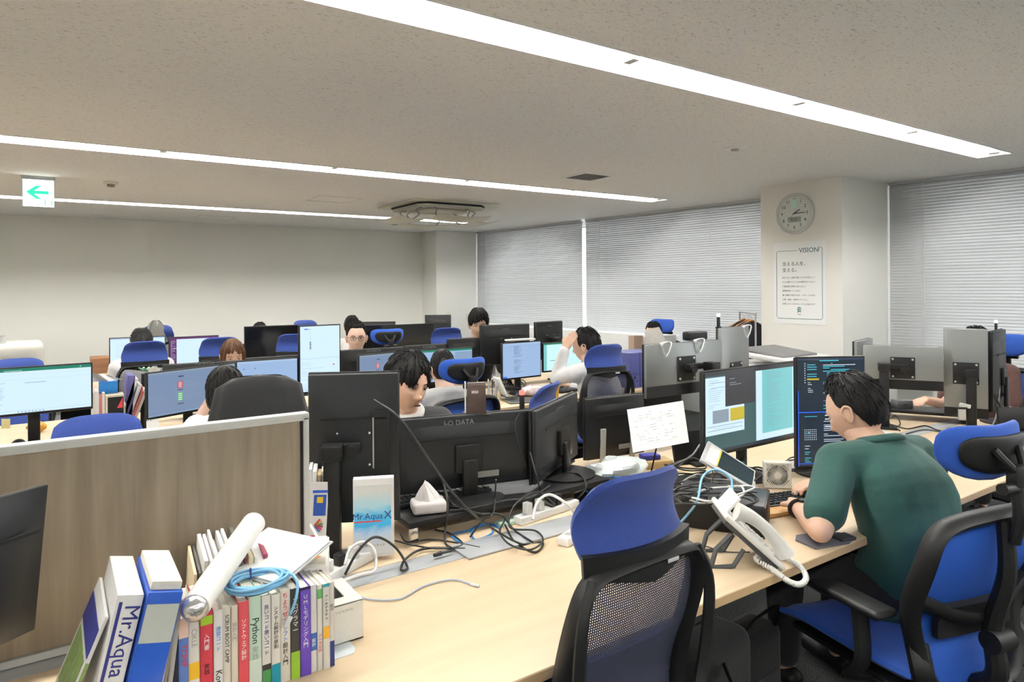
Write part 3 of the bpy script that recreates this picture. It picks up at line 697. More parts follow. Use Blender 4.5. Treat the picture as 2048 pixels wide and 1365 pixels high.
        R += [(.145, .30, .165, .318, 'cyan'), (.09, .46, .28, .465, 'cyan'), (.40, .465, .5, .475, 'txt'), (.40, .43, .5, .44, 'txt'), (.40, .36, .5, .37, 'txt')]
        rects_lines(R, rnd, .38, .9, .05, .42, 22, 'txt', .005, .1, .6, .3); rects_lines(R, rnd, .09, .2, .03, .14, 6, 'cyan', .005, .3, 1); rects_lines(R, rnd, .09, .2, .15, .2, 2, 'txt', .005)
    else: return None, []
    return bg, R
def monitor(label, a, b_, bl, yl, yr, back=True, style='dark', show=None, stand='neck', logo=None, tilt=0.0, dz=DZ, seed=1, w=None, standx=0.0, group=None, bright=1.0, inset=.0, ht=None, px=None):
    A, B = atY(a[0], a[1], yl), atY(b_[0], b_[1], yr); Z0 = atY(a[0], bl, yl).z
    e = (B - A); e.z = 0; W = w or e.length; zt = (A.z + B.z)/2; Hh = ht or (zt - Z0); sgn = -1 if back else 1
    rz = math.atan2(sgn*e.y, sgn*e.x); ctr = (A + B)/2
    t = thing('monitor', label, 'monitor', (ctr.x, ctr.y, dz), rz, group); zc = zt - Hh/2 - dz
    Mp = T(0, 0, zc) @ RX(tilt)
    rnd = random.Random(seed); sh = {'dark': M_MBLK, 'char': M_MCHAR, 'silver': M_SILV}[style]
    f = MB(); f.box((0, .0, 0), (W, .012, Hh), Mp, bev=.003); f.build('bezel', M_MBLK, t)
    if style == 'silver':
        q = MB(); q.box((0, .015, .02*0), (W*.995, .02, Hh*.995), Mp, bev=.004); s_ = q.build('back_cover', sh, t)
        MB().box((0, .0262, -Hh/2 + .03), (W*.99, .004, .055), Mp).build('lower_chin', M_MBLK, s_)
    else:
        q = MB(); q.box((0, .014, 0), (W*.99, .018, Hh*.985), Mp, bev=.006)
        def bulge(u, v):
            x = (u - .5)*2; z = (v - .5)*2; k = (1 - max(0, abs(x) - .55)/.45)*(1 - max(0, abs(z) - .55)/.45)
            return (x*W*.46, .021 + .016*min(1, max(0, k))**.7, z*Hh*.42 - Hh*.03)
        q.grid(bulge, 13, 11, M=Mp); s_ = q.build('back_cover', sh, t, ang=50)
        MB().box((0, .0385, Hh*.20), (W*.72, .003, .006), Mp).build('vent_slot', M_BLK, s_)
        if min(W, Hh) > .2 and back: MB().box((-W*.12, .0385, -Hh*.32), (W*.22, .002, .022), Mp).build('rating_label', mat('rating_label', (.22, .22, .21), .5), s_)
    scr = MB().box((0, -.0062, 0.003), (W - .016, .0012, Hh - .022), Mp).build('screen', M_SCRN if not show else SC[content(show, rnd)[0]], t)
    if show:
        bg, R = content(show, random.Random(seed)); q = MB(); sw, sh_ = W - .016, Hh - .022
        for i, (x0, y0, x1, y1, c) in enumerate(R):
            q.use(SC[c]); yy = -.0072 - .00004*i
            q.quad(((x0 - .5)*sw, yy, (y0 - .5)*sh_ + .003), ((x1 - .5)*sw, yy, (y0 - .5)*sh_ + .003), ((x1 - .5)*sw, yy, (y1 - .5)*sh_ + .003), ((x0 - .5)*sw, yy, (y1 - .5)*sh_ + .003), Mp)
        if R: q.build('screen_picture', None, scr)
    if logo:
        lp = logo if isinstance(logo, tuple) else (0, Hh*.40, .026)
        text('I-O DATA', lp[2], M_LOGO, s_, Mp @ T(-lp[0], .0232 if style != 'silver' else .026, lp[1]) @ RZ(PI) @ RX(PI/2) @ (RZ(PI/2) if len(lp) > 3 else Matrix.Identity(4)), 'logo_lettering', bold=.02)
    bx = standx
    if stand == 'neck':
        MB().box((bx, .055, (zc - Hh*.1)/2 + .005), (.055, .022, max(.05, zc - Hh*.1)), bev=.006).build('stand_neck', M_MBLK, t)
        MB().lathe([(0, 0), (.125, 0), (.125, .006), (.06, .014), (0, .016)][::-1], 28, T(bx, .045, 0)).build('stand_base', M_MBLK, t)
        MB().box((bx, .043, zc - Hh*.08), (.10, .02, .10), bev=.004).build('mount_plate', M_MBLK, t)
    elif stand == 'post':
        hp = px if px else zc + .02
        MB().box((bx, .105, hp/2), (.048, .048, hp), bev=.004).box((bx, .105, hp - .01), (.062, .062, .045), bev=.004).box((bx, .105, .006), (.12, .12, .012), bev=.003).build('post', M_MBLK, t)
        pl = MB(); pl.box((0, .0305, zc), (.125, .005, .125), bev=.0015)
        pl.box((bx/2, .055, hp - .01), (abs(bx) + .05, .022, .03), bev=.004); pl.cyl((0, .033, zc), (0, .085, zc), .02, n=12); vp = pl.build('mount_plate', M_BLK, t)
        for sx in (-1, 1):
            for sz in (-1, 1): MB().sph((sx*.05, .034, zc + sz*.05), (.0065, .004, .0065), nu=10, nv=6).build('screw', M_SCREW, vp)
    elif stand == 'legs':
        for sx in (-.25, .25):
            MB().box((sx*W, .03, Hh*.30), (.026, .012, Hh*.62), RX(-.06), bev=.002).build('stand_bracket', M_GREYM, t)
    t['dims'] = '%.2f x %.2f' % (W, Hh); del t['dims']
    return t
G1 = 'dark monitors seen from behind on the foreground desk'
MP2 = monitor('tall portrait dark monitor seen from behind, right of the oak partition', (626, 742), (790, 745), 1048, 2.12, 2.0, style='char', stand='post', logo=(.105, -.03, .03, 1), standx=.055, px=.34, w=.285)
MB().box((-.085, .0385, .31), (.055, .003, .26), bev=.001).build('port_recess', M_BLK, MP2)
MB().box((-.062, .0405, .34), (.004, .003, .16)).build('recess_edge', M_GREYM, MP2)
for zz in (.215, .19): MB().box((-.10, .041, zz), (.022, .006, .007), bev=.001).build('connector', M_SCREW, MP2)
MB().box((-.09, .0405, .13), (.022, .001, .06)).build('certificate_label', mat('rating_label', (.22, .22, .21), .5), MP2)
monitor('wide dark monitor seen from behind in front of the leaning man', (793, 832), (1057, 822), 990, 2.17, 2.06, style='char', logo=(-.03, .105, .026), dz=DZ + .0745)
monitor('dark monitor seen from behind, angled right, with a red usb lamp beside it', (1059, 826), (1146, 779), 972, 2.02, 2.28, style='char', logo=(.02, .105, .020), dz=DZ + .0745)
monitor('flat black portable monitor on two grey brackets beside the hung paper', (1166, 793), (1283, 789), 922, 2.36, 2.32, stand='legs')
monitor('wide silver backed monitor with two clear hooks on its top edge', (1285, 692), (1437, 677), 798, 2.35, 2.33, style='silver', stand='post', standx=-.10)
monitor('narrow silver backed portrait monitor with one clear hook, left of the clock pillar', (1433, 654), (1490, 654), 845, 2.40, 2.45, style='silver', stand='post')
monitor('wide lit monitor with grey and yellow panels in front of the green shirt man', (1405, 742), (1590, 722), 918, 1.80, 1.80, back=False, show='editor', stand='neck', seed=3)
monitor('portrait monitor showing dark code behind the green shirt man', (1590, 714), (1728, 712), 940, 1.70, 1.55, back=False, show='code', stand='neck', seed=5)
monitor('wide silver backed monitor on a black post in front of the man in brown', (1725, 688), (1886, 696), 775, 2.13, 1.78, style='silver', stand='post', standx=.10)
monitor('tall silver backed portrait monitor near the right edge', (1887, 657), (1975, 658), 832, 1.81, 1.62, style='silver', stand='post', standx=-.02)
monitor('dark portrait monitor with a usb lamp on top, behind the tall silver one', (1976, 659), (2003, 661), 826, 1.66, 1.72, style='dark', stand='neck')
monitor('small dark monitor leaning near the white pillar, far right group', (1706, 683), (1738, 676), 735, 2.36, 2.46, style='silver')
# left foreground monitor, seen from behind
P = atY(76, 965, 1.66); dv = Vector((-math.cos(.62), -math.sin(.62), 0)); Wm = .50; ctr = P + dv*Wm/2
t = thing('monitor', 'dark monitor cut off by the left edge in front of the oak partition', 'monitor', (ctr.x, ctr.y, DZ), math.atan2(dv.y, dv.x)); Hm = .30; zc = P.z - DZ - Hm/2
Mp = T(0, 0, zc) @ RX(-.14)
MB().box((0, 0, 0), (Wm, .014, Hm), Mp, bev=.003).build('bezel', M_MBLK, t); MB().box((0, -.0075, 0), (Wm - .02, .001, Hm - .02), Mp).build('screen', M_SCRN, t)
q = MB()
def bulge(u, v):
    x = (u - .5)*2; z = (v - .5)*2; k = (1 - max(0, abs(x) - .6)/.4)*(1 - max(0, abs(z) - .6)/.4); return (x*Wm*.5, .008 + .03*min(1, max(0, k))**.6, z*Hm*.5)
q.grid(bulge, 17, 13, M=Mp); s_ = q.build('back_cover', M_MCHAR, t, ang=50)
MB().box((-.1, .0385, .075), (.24, .004, .007), Mp).build('vent_slot', M_BLK, s_)
MB().box((.05, .07, zc/2 - .02), (.07, .03, zc), bev=.006).box((.05, .05, zc - .04), (.11, .05, .07), bev=.006).build('stand_neck', M_MBLK, t); MB().box((.05, .06, .006), (.26, .2, .012), bev=.004).build('stand_base', M_MBLK, t)
# middle row
monitor('lit monitor with a green spreadsheet bar at the left edge', (-60, 736), (185, 729), 842, 4.33, 4.36, back=False, show='sheet', seed=2)
monitor('angled lit monitor with a red and a green block before the short haired woman', (292, 748), (470, 723), 842, 4.20, 4.45, back=False, show='doc', seed=4)
monitor('lit monitor right of the short haired woman, beside the jacket chair', (471, 723), (596, 714), 808, 4.47, 4.47, back=False, show='mail', seed=6)
monitor('tall lit portrait monitor standing above the middle row', (597, 650), (680, 650), 790, 4.45, 4.48, back=False, show='portrait', seed=7, stand='post')
monitor('dark monitor back with white lettering before the brown haired woman', (325, 735), (487, 715), 812, 4.80, 4.76, style='char', logo=(0, .127, .026))
monitor('dark monitor back between the brown haired woman and the portrait screen', (490, 718), (596, 708), 810, 4.76, 4.76, style='char', logo=(-.02, .132, .026))
monitor('dark monitor back before the man with glasses', (680, 702), (806, 692), 780, 4.80, 4.80, style='char', logo=(0, .128, .026))
monitor('dark monitor back right of the man with glasses', (806, 692), (905, 686), 775, 4.80, 4.80, style='char', logo=(0, .14, .026))
monitor('dim angled monitor left of the head of the leaning man', (716, 711), (822, 700), 785, 4.33, 4.42, back=False, show='doc', seed=8)
monitor('lit spreadsheet monitor before the woman in grey with braided hair', (822, 699), (945, 696), 772, 4.42, 4.40, back=False, show='sheet2', seed=9)
monitor('low dark monitor back left of the black shirt man', (894, 676), (958, 677), 752, 4.78, 4.78, style='dark')
monitor('large dark monitor back hiding the mouth of the black shirt man', (959, 652), (1057, 646), 732, 4.82, 4.78, style='char', stand='post', logo=(0, .13, .014))
monitor('dark monitor back left of the bright window gap', (1068, 645), (1122, 641), 722, 4.78, 4.84, style='char', stand='post', logo=(0, .13, .012))
monitor('lit blue document monitor left of the white shirt man', (1003, 688), (1081, 680), 762, 4.40, 4.42, back=False, show='text', seed=10)
monitor('lit pale form monitor in front of the white shirt man', (1085, 685), (1182, 681), 746, 4.42, 4.42, back=False, show='form', seed=11)
# far row
monitor('pale lit monitor in front of the far row man', (218, 676), (331, 672), 738, 7.00, 7.00, back=False, show='plain', seed=12)
monitor('lit monitor with a purple side bar in the far row', (337, 673), (437, 672), 735, 7.00, 7.00, back=False, show='chat', seed=13)
monitor('wide dark monitor in the far row left of the portrait screen', (488, 653), (597, 650), 718, 6.95, 6.95, back=False)
monitor('dark monitor leaning behind the head at the back wall', (716, 646), (791, 641), 700, 7.75, 7.55, style='dark')
monitor('dark switched off monitor behind the man with glasses', (726, 651), (790, 648), 700, 6.98, 6.98, back=False)
monitor('dark switched off monitor behind the looped headrest', (791, 648), (868, 648), 700, 6.98, 6.98, back=False)
monitor('small dark monitor back in front of the corner pillar', (850, 628), (902, 632), 690, 7.45, 7.25, style='char')
# ------------------------------------------------------------------ people
REM = []
def skin_mat(name, c): return mat(name, c, .55, var=.07, scale=30, sss=.12)
SKIN = skin_mat('skin', (.63, .405, .295)); SKIN2 = skin_mat('skin_light', (.68, .465, .365)); LIP = mat('lips', (.42, .16, .13), .5); LIPM = mat('mouth_dark', (.13, .035, .035), .6)
M_HAIRK = mat('black_hair', (.0045, .004, .004), .55, spec=.22, var=.5, scale=60, bump=.5, bscale=160); M_HAIRB = mat('brown_hair', (.085, .036, .014), .5, spec=.3, var=.35, scale=60, bump=.5, bscale=160)
M_EYEW = mat('eye_white', (.7, .68, .65), .3, var=0); M_IRIS = mat('iris', (.012, .008, .006), .15, var=0)
def cloth(n, c, r=.9): return mat(n, c, r, var=.10, scale=18, bump=.35, bscale=55, sheen=.1)
def head_pt(d):
    x, y, z = d
    X, Y, Z = x*.077, y*(.097 if y > 0 else .098), z*.118
    if Z < 0:
        k = (-Z/.118); X *= 1 - .30*k**1.6
        if y > 0: Y += .006*k*y
        else: Y *= 1 - .42*k**1.5; 
    else: X *= 1 - .05*(Z/.118)**2
    if y > 0:
        f = min(1, y*2.2)
        def g(x0, z0, sx, sz, A): return A*math.exp(-((X - x0)/sx)**2 - ((Z - z0)/sz)**2)
        b = g(0, -.012, .009, .022, .010) + g(0, -.037, .011, .011, .019) + g(.011, -.042, .007, .007, .008) + g(-.011, -.042, .007, .007, .008)
        b += g(.032, -.001, .016, .010, -.010) + g(-.032, -.001, .016, .010, -.010) + g(.03, .021, .018, .007, .004) + g(-.03, .021, .018, .007, .004)
        b += g(.042, -.025, .016, .016, .004) + g(-.042, -.025, .016, .016, .004) + g(0, -.061, .018, .0055, .006) + g(0, -.073, .015, .006, .006) + g(0, -.067, .022, .0028, -.006)
        b += g(0, -.102, .018, .013, .008) + g(0, -.087, .016, .006, -.003)
        Y += b*f
    return Vector((X, Y, Z))
def head_mesh(bm_mb, M, mats, detail=1):
    nu, nv = (72, 60) if detail else (40, 32)
    P = []
    for j in range(1, nv):
        th = PI*j/nv
        for i in range(nu):
            a = 2*PI*i/nu; P.append(head_pt((math.sin(th)*math.cos(a), math.sin(th)*math.sin(a), math.cos(th))))
    k = len(P); P += [head_pt((0, 0, 1)), head_pt((0, 0, -1))]
    F = []
    for j in range(nv - 2):
        for i in range(nu): F.append((j*nu + i, (j+1)*nu + i, (j+1)*nu + (i+1) % nu, j*nu + (i+1) % nu))
    for i in range(nu): F.append((k, i, (i+1) % nu)); F.append((k + 1, (nv-2)*nu + (i+1) % nu, (nv-2)*nu + i))
    V, fs = bm_mb._add(P, F, M)
    Mi = M.inverted()
    for f in fs:
        c = Mi @ f.calc_center_median()
        e = (c.x/.021)**2 + ((c.z + .067)/.0105)**2
        f.material_index = 1 if (c.y > .05 and e < 1) else 0
    for s in (-1, 1):   # ears
        ME = M @ T(s*.077, -.008, -.012) @ RZ(s*-.35)
        bm_mb.mi = 0; bm_mb.sph((0, 0, 0), (.009, .019, .031), ME, 12, 10); bm_mb.tube([(s*.004, .012, -.012), (s*.008, .016, .012), (s*.010, 0, .029), (s*.010, -.017, .016), (s*.006, -.010, -.016), (s*.002, 0, -.028)], .0045, n=6, sub=4, M=ME)
def caps(mb, p0, r0, p1, r1, n=14):
    """tapered capsule, closed"""
    p0, p1 = Vector(p0), Vector(p1); ax = p1 - p0; L = ax.length
    if L < 1e-6: mb.sph(p0, r0); return
    ax /= L; u = ax.orthogonal().normalized(); w = ax.cross(u); rings = []
    for k in range(5): a = -PI/2 + k*PI/8 + .02; rings.append((p0 + ax*(r0*math.sin(a)), r0*math.cos(a)))
    for k in range(5): a = k*PI/8; rings.append((p1 + ax*(r1*math.sin(a)), r1*math.cos(a) + .0003))
    vs = []; fs = []
    for c, r in rings:
        for i in range(n): a = 2*PI*i/n; vs.append(c + u*(r*math.cos(a)) + w*(r*math.sin(a)))
    m = len(rings)
    for j in range(m - 1):
        for i in range(n): fs.append((j*n + i, j*n + (i+1) % n, (j+1)*n + (i+1) % n, (j+1)*n + i))
    fs += [tuple(reversed(range(n))), tuple(range((m-1)*n, m*n))]
    mb._add(vs, fs)
def limb(mb, pts, rs, k=0.0):
    for i in range(len(pts) - 1): caps(mb, pts[i], rs[i] + k, pts[i+1], rs[i+1] + k)
def torso(mb, J, k=0.0, sc=1.0, lo=True):
    """chest, waist and hips as blended ellipsoids along the spine, oriented by the shoulders"""
    pel, mid, che, nb = [Vector(J[n]) for n in ('pelvis', 'waist', 'chest', 'neck')]
    ls, rs = Vector(J['lsh']), Vector(J['rsh']); side = (rs - ls).normalized()
    stations = [(pel, .155, .115), (mid, .14, .105), (che, .165, .118), ((che*.35 + nb*.65), .135, .085), (nb, .065, .06)]
    pts = []; P = [s[0] for s in stations]
    n = 20; vs = []; fs = []; N = 17; path = smooth_path(P, 4)
    rad = smooth_path([(s[1], s[2], 0) for s in stations], 4)
    if lo: pass
    m = len(path)
    for j in range(m):
        t = (path[min(j+1, m-1)] - path[max(j-1, 0)]).normalized(); sd = (side - t*side.dot(t)).normalized(); fw = t.cross(sd)
        a_, b_ = (rad[j].x + k)*sc, (rad[j].y + k)*sc
        for i in range(n):
            a = 2*PI*i/n; c, s_ = math.cos(a), math.sin(a); vs.append(path[j] + sd*(a_*math.copysign(abs(c)**.8, c)) + fw*(b_*math.copysign(abs(s_)**.8, s_)))
    for j in range(m - 1):
        for i in range(n): fs.append((j*n + i, j*n + (i+1) % n, (j+1)*n + (i+1) % n, (j+1)*n + i))
    fs += [tuple(reversed(range(n))), tuple(range((m-1)*n, m*n))]
    mb._add(vs, fs)
    for q, c in (('lsh', 1), ('rsh', -1)): caps(mb, che*.3 + nb*.7, (.075 + k)*sc, J[q], (.058 + k)*sc)
def hand(mb, wr, d, up, side, curl=.5, sc=1.0, spread=.16):
    """palm, four bent fingers of unequal length and a thumb from the side of the palm"""
    d = Vector(d).normalized(); up = Vector(up); up = (up - d*up.dot(d)).normalized(); rt = d.cross(up)*side; wr = Vector(wr)
    pk = wr + d*.085*sc
    for s in (-.022, -.008, .008, .022): caps(mb, wr + rt*s*.7*sc + d*.012, .016*sc, pk + rt*s*1.35*sc, .0125*sc, 10)
    for i, (o, L) in enumerate(((-.031, .068), (-.011, .078), (.010, .073), (.030, .057))):
        p = pk + rt*o*sc; a = -curl*.35; r = .0088*sc
        for k, (f, da) in enumerate(((.46, .0), (.30, curl*.9), (.24, curl*.8))):
            a -= da; q = p + (d*math.cos(a) + up*math.sin(a) + rt*(o*spread*8*.25))*(L*f*sc); caps(mb, p, r, q, r*.92, 10); p = q; r *= .92
    p = wr + d*.025*sc - rt*.026*sc; a = p + (d*.7 - rt*.75 - up*.25).normalized()*.036*sc; b = a + (d*.95 - rt*.25 - up*.3).normalized()*.030*sc
    caps(mb, p, .0125*sc, a, .0105*sc, 10); caps(mb, a, .0105*sc, b, .009*sc, 10)
def remesh(mb, name, m, parent, vox=.008, it=4, extra=None, M=None):
    o = mb.build(name, m[0] if isinstance(m, list) else m, None, ang=180)
    r = o.modifiers.new('r', 'REMESH'); r.mode = 'VOXEL'; r.voxel_size = vox; r.use_smooth_shade = True
    s = o.modifiers.new('s', 'SMOOTH'); s.factor = .5; s.iterations = it
    REM.append((o, m, parent, name, extra)); return o
def flush_people():
    bpy.context.view_layer.update(); dg = bpy.context.evaluated_depsgraph_get()
    for o, m, parent, name, extra in REM:
        me = bpy.data.meshes.new_from_object(o.evaluated_get(dg)); old = o.data
        mats = m if isinstance(m, list) else [m]
        bm = bmesh.new(); bm.from_mesh(me)
        for f in bm.faces: f.material_index = 0; f.smooth = True
        if extra: extra(bm)
        bm.to_mesh(me); bm.free(); me.materials.clear()
        for k in mats: me.materials.append(k)
        o.modifiers.clear(); o.data = me; o.parent = parent
        bpy.data.meshes.remove(old)
    REM.clear()
def hair(t, M, style, m, seed=1, thick=.014):
    """locks grown from crown to a hem that depends on the direction; azimuth 90 deg is the face"""
    rnd = random.Random(seed); nu, nv = 96, 16; ph = [rnd.uniform(0, 6) for _ in range(6)]
    jag = [rnd.uniform(-1, 1) for _ in range(nu)]
    def front(a): return math.cos(a - PI/2)                     # 1 at the face, -1 at the nape
    def hem(a, i):
        f = front(a); j = jag[i % nu]
        sm = lambda e0, e1, x: (lambda q: q*q*(3 - 2*q))(min(1, max(0, (x - e0)/(e1 - e0))))
        if style == 'short': z = -.075 + .070*sm(-.75, -.1, f) + .075*sm(.15, .62, f) + .004*j
        elif style == 'crop': z = -.070 + .085*sm(-.7, -.05, f) + .070*sm(.1, .55, f) + .003*j
        elif style == 'fringe': z = -.070 + .060*sm(-.7, -.1, f) + .012*sm(.2, .6, f) + (.040 + .012*math.sin(3*a + ph[0]))*sm(.5, .9, f) + .010*j*sm(.2, .5, f)
        elif style == 'part': z = -.07 + .06*sm(-.7, -.1, f) + .018*sm(.2, .5, f) + .055*max(0, math.cos((a - 1.75)*2.6))*sm(.55, .9, f) + .009*j*sm(.2, .5, f)
        elif style == 'bob': z = -.118 + .012*f + .145*sm(.55, .75, f) + .002*j
        elif style == 'long': z = -.235 + .01*j + .275*sm(.60, .72, f) + .03*max(0, math.cos((a - PI/2)*6))*sm(.8, 1, f)
        elif style == 'tied': z = -.055 + .045*sm(-.6, 0, f) + .075*sm(.2, .6, f)
        else: z = 0
        return z
    def f(u, v):
        i = int(round(u*nu)) % nu; a = 2*PI*u; ze = hem(a, i); c, s = math.cos(a), math.sin(a)
        vol = {'fringe': 1.25, 'part': 1.45, 'tied': .5, 'bob': 1.35, 'long': 1.0, 'crop': .8}.get(style, 1.0)
        tk = thick*vol*(.85 + .35*max(0, math.cos(v*2.2)))*(1 if style in ('bob', 'long') else 1 - .62*v**2.5)
        rx, ry, rz_ = .077 + tk, (.097 if s > 0 else .099) + tk, .118 + tk*.95
        ztop = rz_; z = ztop + (ze - ztop)*(1 - math.cos(min(1, v*1.02)*PI/2))**.85 if v > 0 else ztop
        if z > -.01: k = math.sqrt(max(0, 1 - (z/rz_)**2))
        else:
            k = 1 - (.10 if style in ('bob', 'long') else .9)*((-z - .01)/.12)**2
            if style == 'bob': k -= .35*max(0, (-z - .07)/.05)**2
        strand = 1 + (.022*math.sin(a*17 + ph[1] + v*2.5) + .016*math.sin(a*29 + ph[2] - v*3) + .012*math.sin(a*47 + ph[3]))*min(1, v*3) * (.4 if style in ('bob', 'tied', 'crop') else 1.0)
        if v > .93: k *= .965
        return Vector((rx*c*k*strand, ry*s*k*strand - .002, z))
    b = MB(); b.grid(f, nu, nv, M=M, closeu=True)
    up = {'bob': .0, 'tied': .0, 'long': .0, 'fringe': .006, 'part': .006}.get(style, .011)
    for _ in range(320):
        u = rnd.random(); v = rnd.uniform(.03, .72); dv = rnd.uniform(.10, .24); du = rnd.uniform(-.025, .025)
        a0, a1, a2 = f(u, v)*.985, f((u + du*.5) % 1, min(.99, v + dv*.55)), f((u + du) % 1, min(1, v + dv))
        k = up*rnd.uniform(.3, 1.2)*(1.2 - v); a1 = a1 + a1.normalized()*(k*.7 + .0015); a2 = a2 + a2.normalized()*k
        b.tube([a0, a1, a2], lambda q, w=rnd.uniform(.0022, .0046): w*(1 - .9*q)*(.5 + min(1, q*4)*.5), n=5, sub=2, M=M)
    # inner lining so the hem has thickness
    b.grid(lambda u, v: f(u, 1)*(1 - .10*v), nu, 3, M=M, closeu=True)
    return b.build('hair', m, t, ang=80)
def face_bits(t, M, hm, look=0.0, glasses=False, open_=1.0, mouth=False, brow=0.0):
    for s in (-1, 1):
        b = MB(); e = MB(); w = MB(); bl = MB()
        ec = Vector((s*.031, .0855, -.001))
        w.sph(ec, (.0125, .005, .0052*open_), M, 12, 8)
        e.sph(ec + Vector((look*.004, .0035, 0)), (.0055, .0026, .0050*open_), M, 10, 8)
        bl.tube([(s*.0175, .0890, .002), (s*.026, .0925, .0068*open_), (s*.036, .0905, .0062*open_), (s*.0455, .0835, .000)], .0013, n=5, sub=4, M=M)
        b.tube([(s*.016, .0945, .017 - brow), (s*.026, .0965, .0215), (s*.038, .0925, .0225), (s*.047, .085, .018)], .0026, n=6, sub=4, M=M, flat=.6)
        eo = w.build('eye', M_EYEW, t, ang=80); e.build('iris', M_IRIS, eo, ang=80); bl.build('eyelid', hm, eo, ang=80); b.build('eyebrow', hm, t, ang=80)
        MB().sph((s*.0065, .1085, -.0455), (.003, .003, .0018), M, 8, 6).build('nostril', LIPM, t)

    if mouth: MB().sph((.0, .0965, -.0675), (.018, .0045, .0048), M, 14, 8).build('mouth', LIPM, t)
    if glasses:
        g = MB()
        for s in (-1, 1):
            g.tube([(s*.012, .103, .010), (s*.031, .105, .0155), (s*.052, .098, .012), (s*.054, .097, -.008), (s*.036, .103, -.017), (s*.014, .104, -.012)], .0014, n=6, closed=True, sub=5, M=M)
            g.tube([(s*.054, .097, .008), (s*.074, .07, .008), (s*.080, .0, .004), (s*.079, -.02, -.008)], .0014, n=6, M=M)
        g.tube([(-.012, .104, .004), (0, .107, .007), (.012, .104, .004)], .0014, n=6, M=M)
        g.build('glasses', M_BLK, t)
def person(label, head, face, body=None, tilt=0.0, roll=0.0, lean=.14, style='short', hairm=None, skin=SKIN, top=None, topname='shirt', sleeve='short', legs=True, arms_=None, hunch=0.0,
           vox=.009, det=0, glasses=False, faced=True, mouth=False, thick=.014, seed=1, trousers=None, hs=1.0, pz=.50, look=0.0, open_=1.0, neckfwd=.05, shw=.18, name='person', collar=None, big=1.0, necklen=.145, slv=.78, cr=.020):
    """head: world centre of the head, face: azimuth the face looks along, body: azimuth of the chest; all in degrees"""
    hairm = hairm or M_HAIRK; body = face if body is None else body; top = top or cloth('black_cotton', (.014, .014, .016))
    ba = math.radians(body); F = Vector((math.cos(ba), math.sin(ba), 0)); R = Vector((F.y, -F.x, 0)); head = Vector(head)
    nb = head - F*neckfwd - Vector((0, 0, necklen)); pel = Vector((head.x, head.y, 0)) - F*(lean + neckfwd); pel.z = pz
    J = dict(pelvis=pel, neck=nb, chest=pel.lerp(nb, .66) - F*(.02 + hunch), waist=pel.lerp(nb, .33) - F*(.015 + hunch*.8))
    J['lsh'] = nb - R*shw - Vector((0, 0, .045)) + F*.01; J['rsh'] = nb + R*shw - Vector((0, 0, .045)) + F*.01
    t = thing(name, label, 'person', (pel.x, pel.y, 0)); O = T(-pel.x, -pel.y, 0)
    A = {}
    for s, k, sg in (('l', 'lsh', -1), ('r', 'rsh', 1)):
        sh = J[k]; el = sh + R*sg*.05 + F*.10 - Vector((0, 0, .25)); wr = el + F*.23 - R*sg*.05 + Vector((0, 0, max(.0, .76 - el.z)*.9)); A[s] = [sh, el, wr, F, Vector((0, 0, 1)), .7]
        if arms_ and s in arms_:
            q = arms_[s]; A[s][1] = Vector(q[0]); A[s][2] = Vector(q[1])
            if len(q) > 2: A[s][3] = Vector(q[2])
            if len(q) > 3: A[s][4] = Vector(q[3])
            if len(q) > 4: A[s][5] = q[4]
    # body
    b = MB(); torso(b, J); caps(b, nb - Vector((0, 0, .03)), .064, head - Vector((0, 0, .06)) - F*.012, .057)
    for s, sg in (('l', 1), ('r', -1)):
        sh, el, wr, hd, hu, cu = A[s]; limb(b, [sh, sh.lerp(el, .5), el], [.050, .045, .038]); limb(b, [el, el.lerp(wr, .3), wr], [.038, .037, .025]); hand(b, wr, hd, hu, sg, cu, hs)
    KN = {}
    if legs:
        for s, sg in (('l', -1), ('r', 1)):
            hp = pel + R*sg*.09; kn = hp + F*.40 + R*sg*.04 - Vector((0, 0, .0)); an = Vector((kn.x, kn.y, .09)) + F*.0; KN[s] = (hp, kn, an)
            limb(b, [hp, kn], [.085, .06]); limb(b, [kn, kn.lerp(an, .35), an], [.058, .054, .038]); caps(b, an - F*.03 - Vector((0, 0, .045)), .036, an + F*.15 - Vector((0, 0, .055)), .03)
    for v in b.bm.verts: v.co = O @ v.co
    fa = math.radians(face - 90)
    MH = O @ T(*head) @ RZ(fa) @ RX(tilt) @ RY(roll)
    def add_head(bm, MH=MH):
        q = MB(); head_mesh(q, MH, None, det); me = bpy.data.meshes.new('h'); bmesh.ops.recalc_face_normals(q.bm, faces=q.bm.faces); q.bm.to_mesh(me); q.bm.free(); bm.from_mesh(me); bpy.data.meshes.remove(me)
    remesh(b, 'body', [skin, LIP], t, vox, 4, add_head)
    # clothes
    c = MB(); torso(c, J, .013, big); lo = pel - Vector((0, 0, .05)); caps(c, lo - R*.05, .135, lo + R*.05, .135)
    for s in 'lr':
        sh, el, wr = A[s][:3]
        if sleeve == 'short': limb(c, [sh, sh.lerp(el, .4), sh.lerp(el, slv)], [.068, .066, .066])
        else: limb(c, [sh, sh.lerp(el, .5), el], [.062, .058, .052]); limb(c, [el, el.lerp(wr, .4), el.lerp(wr, .93)], [.052, .048, .040])
    for v in c.bm.verts: v.co = O @ v.co
    remesh(c, topname, top, t, max(.008, vox), 5)
    if collar:
        k = MB(); k.tube([O @ (nb + R*.070*math.cos(a) + F*(.062*math.sin(a) + .005) + Vector((0, 0, .022 - .022*math.sin(a)))) for a in [i*PI/6 for i in range(12)]], cr, n=8, closed=True, sub=3, flat=1.7); k.build('collar', collar, t, ang=80)
